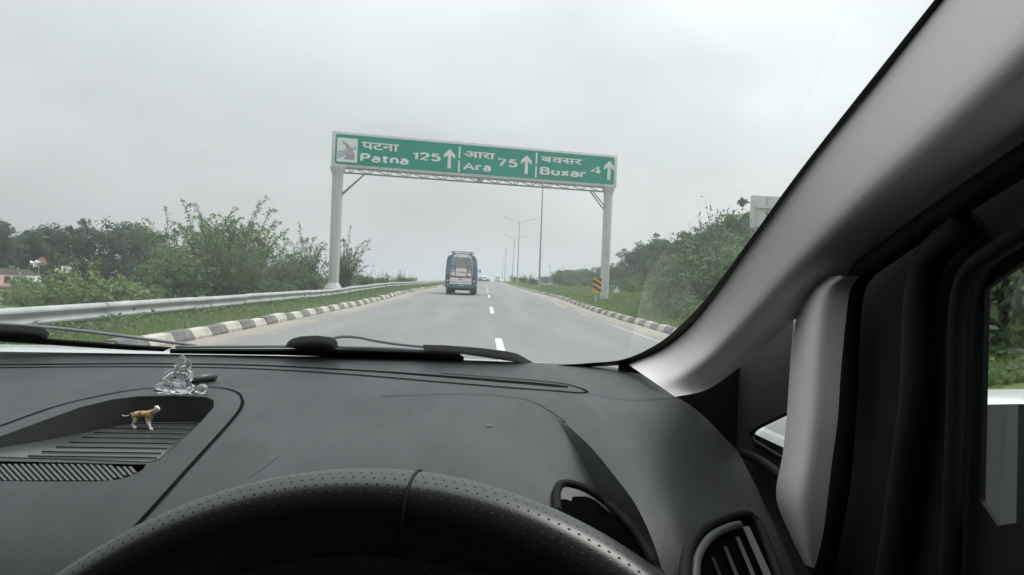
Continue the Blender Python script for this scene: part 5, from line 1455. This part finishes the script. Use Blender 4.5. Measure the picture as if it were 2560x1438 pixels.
# toy big cat
J = {'pelvis': (-21, 0, 35, 8.0), 'spine': (-3, 0, 35, 7.8), 'chest': (15, 0, 35, 8.8), 'neck': (26, 0, 43, 6.2), 'head': (35, -1, 50, 6.6), 'muzzle': (43, -2, 47.5, 4.2),
     'tail0': (-30, 0, 35, 2.6), 'tail1': (-39, 0, 29, 1.7), 'tail2': (-49, 1, 26, 1.5), 'tail3': (-60, 2, 27.5, 1.5)}
Ed = [('pelvis', 'spine'), ('spine', 'chest'), ('chest', 'neck'), ('neck', 'head'), ('head', 'muzzle'), ('pelvis', 'tail0'), ('tail0', 'tail1'), ('tail1', 'tail2'), ('tail2', 'tail3')]
for s_, nm, fx_, hx_ in ((-1, 'r', 3, 0), (1, 'l', -6, -8)):
    J.update({'hip' + nm: (-22, s_ * 5, 28, 6.0), 'knee' + nm: (-17 + hx_, s_ * 6, 18, 4.2), 'hock' + nm: (-25 + hx_, s_ * 6, 10, 2.6), 'hfoot' + nm: (-21 + hx_, s_ * 6, 2.2, 2.5), 'htoe' + nm: (-14 + hx_, s_ * 6, 1.8, 2.2),
              'shoulder' + nm: (15, s_ * 5, 28, 5.8), 'elbow' + nm: (14 + fx_ * .5, s_ * 6, 18, 3.8), 'wrist' + nm: (18 + fx_, s_ * 6, 8, 2.9), 'paw' + nm: (21 + fx_, s_ * 6, 2.2, 2.8), 'toe' + nm: (27 + fx_, s_ * 6, 1.9, 2.3),
              'ear' + nm: (32, s_ * 4.6 - 1, 57, 1.7)})
    Ed += [('pelvis', 'hip' + nm), ('hip' + nm, 'knee' + nm), ('knee' + nm, 'hock' + nm), ('hock' + nm, 'hfoot' + nm), ('hfoot' + nm, 'htoe' + nm), ('chest', 'shoulder' + nm), ('shoulder' + nm, 'elbow' + nm),
           ('elbow' + nm, 'wrist' + nm), ('wrist' + nm, 'paw' + nm), ('paw' + nm, 'toe' + nm), ('head', 'ear' + nm)]
names = list(J); idx = {k: i for i, k in enumerate(names)}
me = bpy.data.meshes.new('cat'); me.from_pydata([J[k][:3] for k in names], [(idx[a_], idx[b2]) for a_, b2 in Ed], [])
tmp = bpy.data.objects.new('tmp', me); COL.objects.link(tmp)
md = tmp.modifiers.new('skin', 'SKIN'); md.use_smooth_shade = True
for i, k in enumerate(names):
    me.skin_vertices[0].data[i].radius = (J[k][3], J[k][3]); me.skin_vertices[0].data[i].use_root = (k == 'pelvis')
catm = remeshed('body', tmp, [('SUBSURF', {'levels': 2, 'render_levels': 2})]); bpy.data.objects.remove(tmp)
m = bpy.data.materials.new('toy_cat_paint'); m.use_nodes = True; t = m.node_tree; b_ = t.nodes['Principled BSDF']; b_.inputs['Roughness'].default_value = .45
co = t.nodes.new('ShaderNodeTexCoord').outputs['Object']; vo = t.nodes.new('ShaderNodeTexVoronoi'); vo.inputs['Scale'].default_value = .13; t.links.new(co, vo.inputs['Vector'])
sp = t.nodes.new('ShaderNodeSeparateXYZ'); t.links.new(co, sp.inputs[0])
base = ramp_mix(t, mrange(t, mnode(t, 'ADD', sp.outputs['Z'], mnode(t, 'MULTIPLY', noise(t, co, .12), 10.0)), 20, 33), (.72, .69, .62), (.50, .37, .17))
headw = mnode(t, 'MULTIPLY', mrange(t, sp.outputs['X'], 29, 36), .8); base = ramp_mix(t, headw, base, (.78, .76, .70))
tailw = mrange(t, sp.outputs['X'], -30, -40); base = ramp_mix(t, tailw, base, (.74, .71, .64))
spot = mnode(t, 'MULTIPLY', mrange(t, vo.outputs['Distance'], .42, .30, 0, 1), mnode(t, 'MULTIPLY', mrange(t, sp.outputs['Z'], 18, 26), mrange(t, sp.outputs['X'], 34, 24)))
t.links.new(ramp_mix(t, spot, base, (.07, .045, .02)), b_.inputs['Base Color'])
catm.materials.clear(); catm.materials.append(m)
ft = on_tray(358, 1073); cs = K * ft.y / F_PX * 1.06
cat = setp(empty('toy_cat', I(ft), math.radians(-14)), 'small spotted toy big cat standing in the dashboard tray', 'toy')
cat.scale = (cs,) * 3
link('body', catm, cat)
M['toy_dark'] = mat('toy_dark_paint', (.03, .025, .02), .4)
bm = bmesh.new()
for s_ in (-1, 1):
    bmesh.ops.create_uvsphere(bm, u_segments=8, v_segments=6, radius=1.3, matrix=Matrix.Translation((39, s_ * 4.2 - 1.5, 51)))
bmesh.ops.create_uvsphere(bm, u_segments=8, v_segments=6, radius=1.5, matrix=Matrix.Translation((46.5, -2, 48.5)))
me = bpy.data.meshes.new('face'); bm.to_mesh(me); bm.free(); me.materials.append(M['toy_dark']); link('face_paint', me, cat)
cat.scale = (cs,) * 3
# clear crystal seated idol
gm = bpy.data.materials.new('clear_acrylic'); gm.use_nodes = True; b_ = gm.node_tree.nodes['Principled BSDF']
b_.inputs['Transmission Weight'].default_value = .88; b_.inputs['IOR'].default_value = 1.46; b_.inputs['Roughness'].default_value = .04
b_.inputs['Base Color'].default_value = (.96, .97, .98, 1); b_.inputs['Specular IOR Level'].default_value = .7
def cast(name, parts, vox, it):
    V, Fc = join(parts)
    o = bpy.data.objects.new('tmp', mesh('b', V, Fc, gm)); COL.objects.link(o)
    r = remeshed(name, o, [('REMESH', {'mode': 'VOXEL', 'voxel_size': vox, 'use_smooth_shade': True}), ('SMOOTH', {'factor': .5, 'iterations': it})])
    bpy.data.objects.remove(o); r.materials.clear(); r.materials.append(gm); return r
def ell(c, r, flat=False):
    bm = bmesh.new(); bmesh.ops.create_uvsphere(bm, u_segments=14, v_segments=9, radius=1.0)
    bmesh.ops.scale(bm, vec=r, verts=bm.verts); bmesh.ops.translate(bm, vec=c, verts=bm.verts); bm.verts.index_update()
    q = ([v.co.copy() for v in bm.verts], [[v.index for v in f.verts] for f in bm.faces]); bm.free(); return q
ib = on_dash(438, 986)
idol = setp(empty('crystal_idol', I(ib) + Vector((0, 0, .001))), 'clear crystal seated idol figurine on the dashboard edge of the tray', 'figurine')
idol.scale = (K * ib.y / F_PX,) * 3
base = [ell((-26, 0, 14), (25, 17, 14)), ell((-40, -4, 10), (12, 12, 9)), ell((14, -3, 11), (34, 20, 11)), ell((38, -6, 16), (14, 12, 11)), ell((-4, -6, 6), (40, 20, 6)),
        ell((64, 4, 13), (15, 12, 13)), ell((56, 3, 6), (20, 12, 6)), tube([(-10, -14, 12), (-9, -16, -1)], [4, 3], 8), tube([(-34, 2, 20), (-36, 3, 34)], [6, 3], 8)]
for k in range(7): base.append(ell((-34 + k * 13, -14, 9 + 2 * (k % 2)), (8, 6, 8)))
link('base', cast('base', base, 1.3, 3), idol)
fig = [ell((8, 2, 38), (20, 15, 20)), ell((12, 2, 57), (16, 12, 15)), ell((13, 1, 73), (13, 11, 12)), ell((1, 3, 73), (9, 4, 11)), ell((28, 3, 72), (9, 4, 13)),
       tube([(13, 1, 78), (14, 1, 88), (15, 1, 96)], [11, 8, 3], 12), tube([(10, -9, 70), (7, -13, 60), (1, -14, 50), (-4, -12, 46)], [6, 5, 4, 3], 9),
       tube([(-2, 0, 60), (-16, -4, 52), (-25, -9, 42), (-20, -14, 36)], [6, 6, 5, 5], 9), tube([(24, 0, 60), (35, -2, 50), (38, -8, 38), (30, -14, 32)], [7, 8, 8, 6], 9),
       tube([(-18, 2, 58), (-26, 2, 52), (-28, 2, 62)], [3, 3, 3], 8), tube([(-22, -4, 22), (4, -14, 20), (30, -12, 22)], [11, 9, 11], 10), tube([(38, -6, 26), (14, -16, 20), (-10, -14, 20)], [11, 8, 6], 10),
       ell((6, -12, 30), (10, 6, 8)), ell((26, -10, 84), (3, 3, 4))]
link('figure', cast('figure', fig, 1.2, 2), idol)
# dark rod lying behind the idol
ra = on_dash(476, 962); rb = on_dash(541, 950)
rod = setp(obj('plastic_rod', *tube([I(ra) + Vector((0, 0, .006)), I(ra.lerp(rb, .5)) + Vector((0, 0, .0065)), I(ra.lerp(rb, .9)) + Vector((0, 0, .0055)), I(rb) + Vector((0, 0, .004))], [.0055, .006, .0058, .003], 10), M['dash2'], smooth=True),
           'short dark plastic rod lying behind the crystal idol', 'rod')
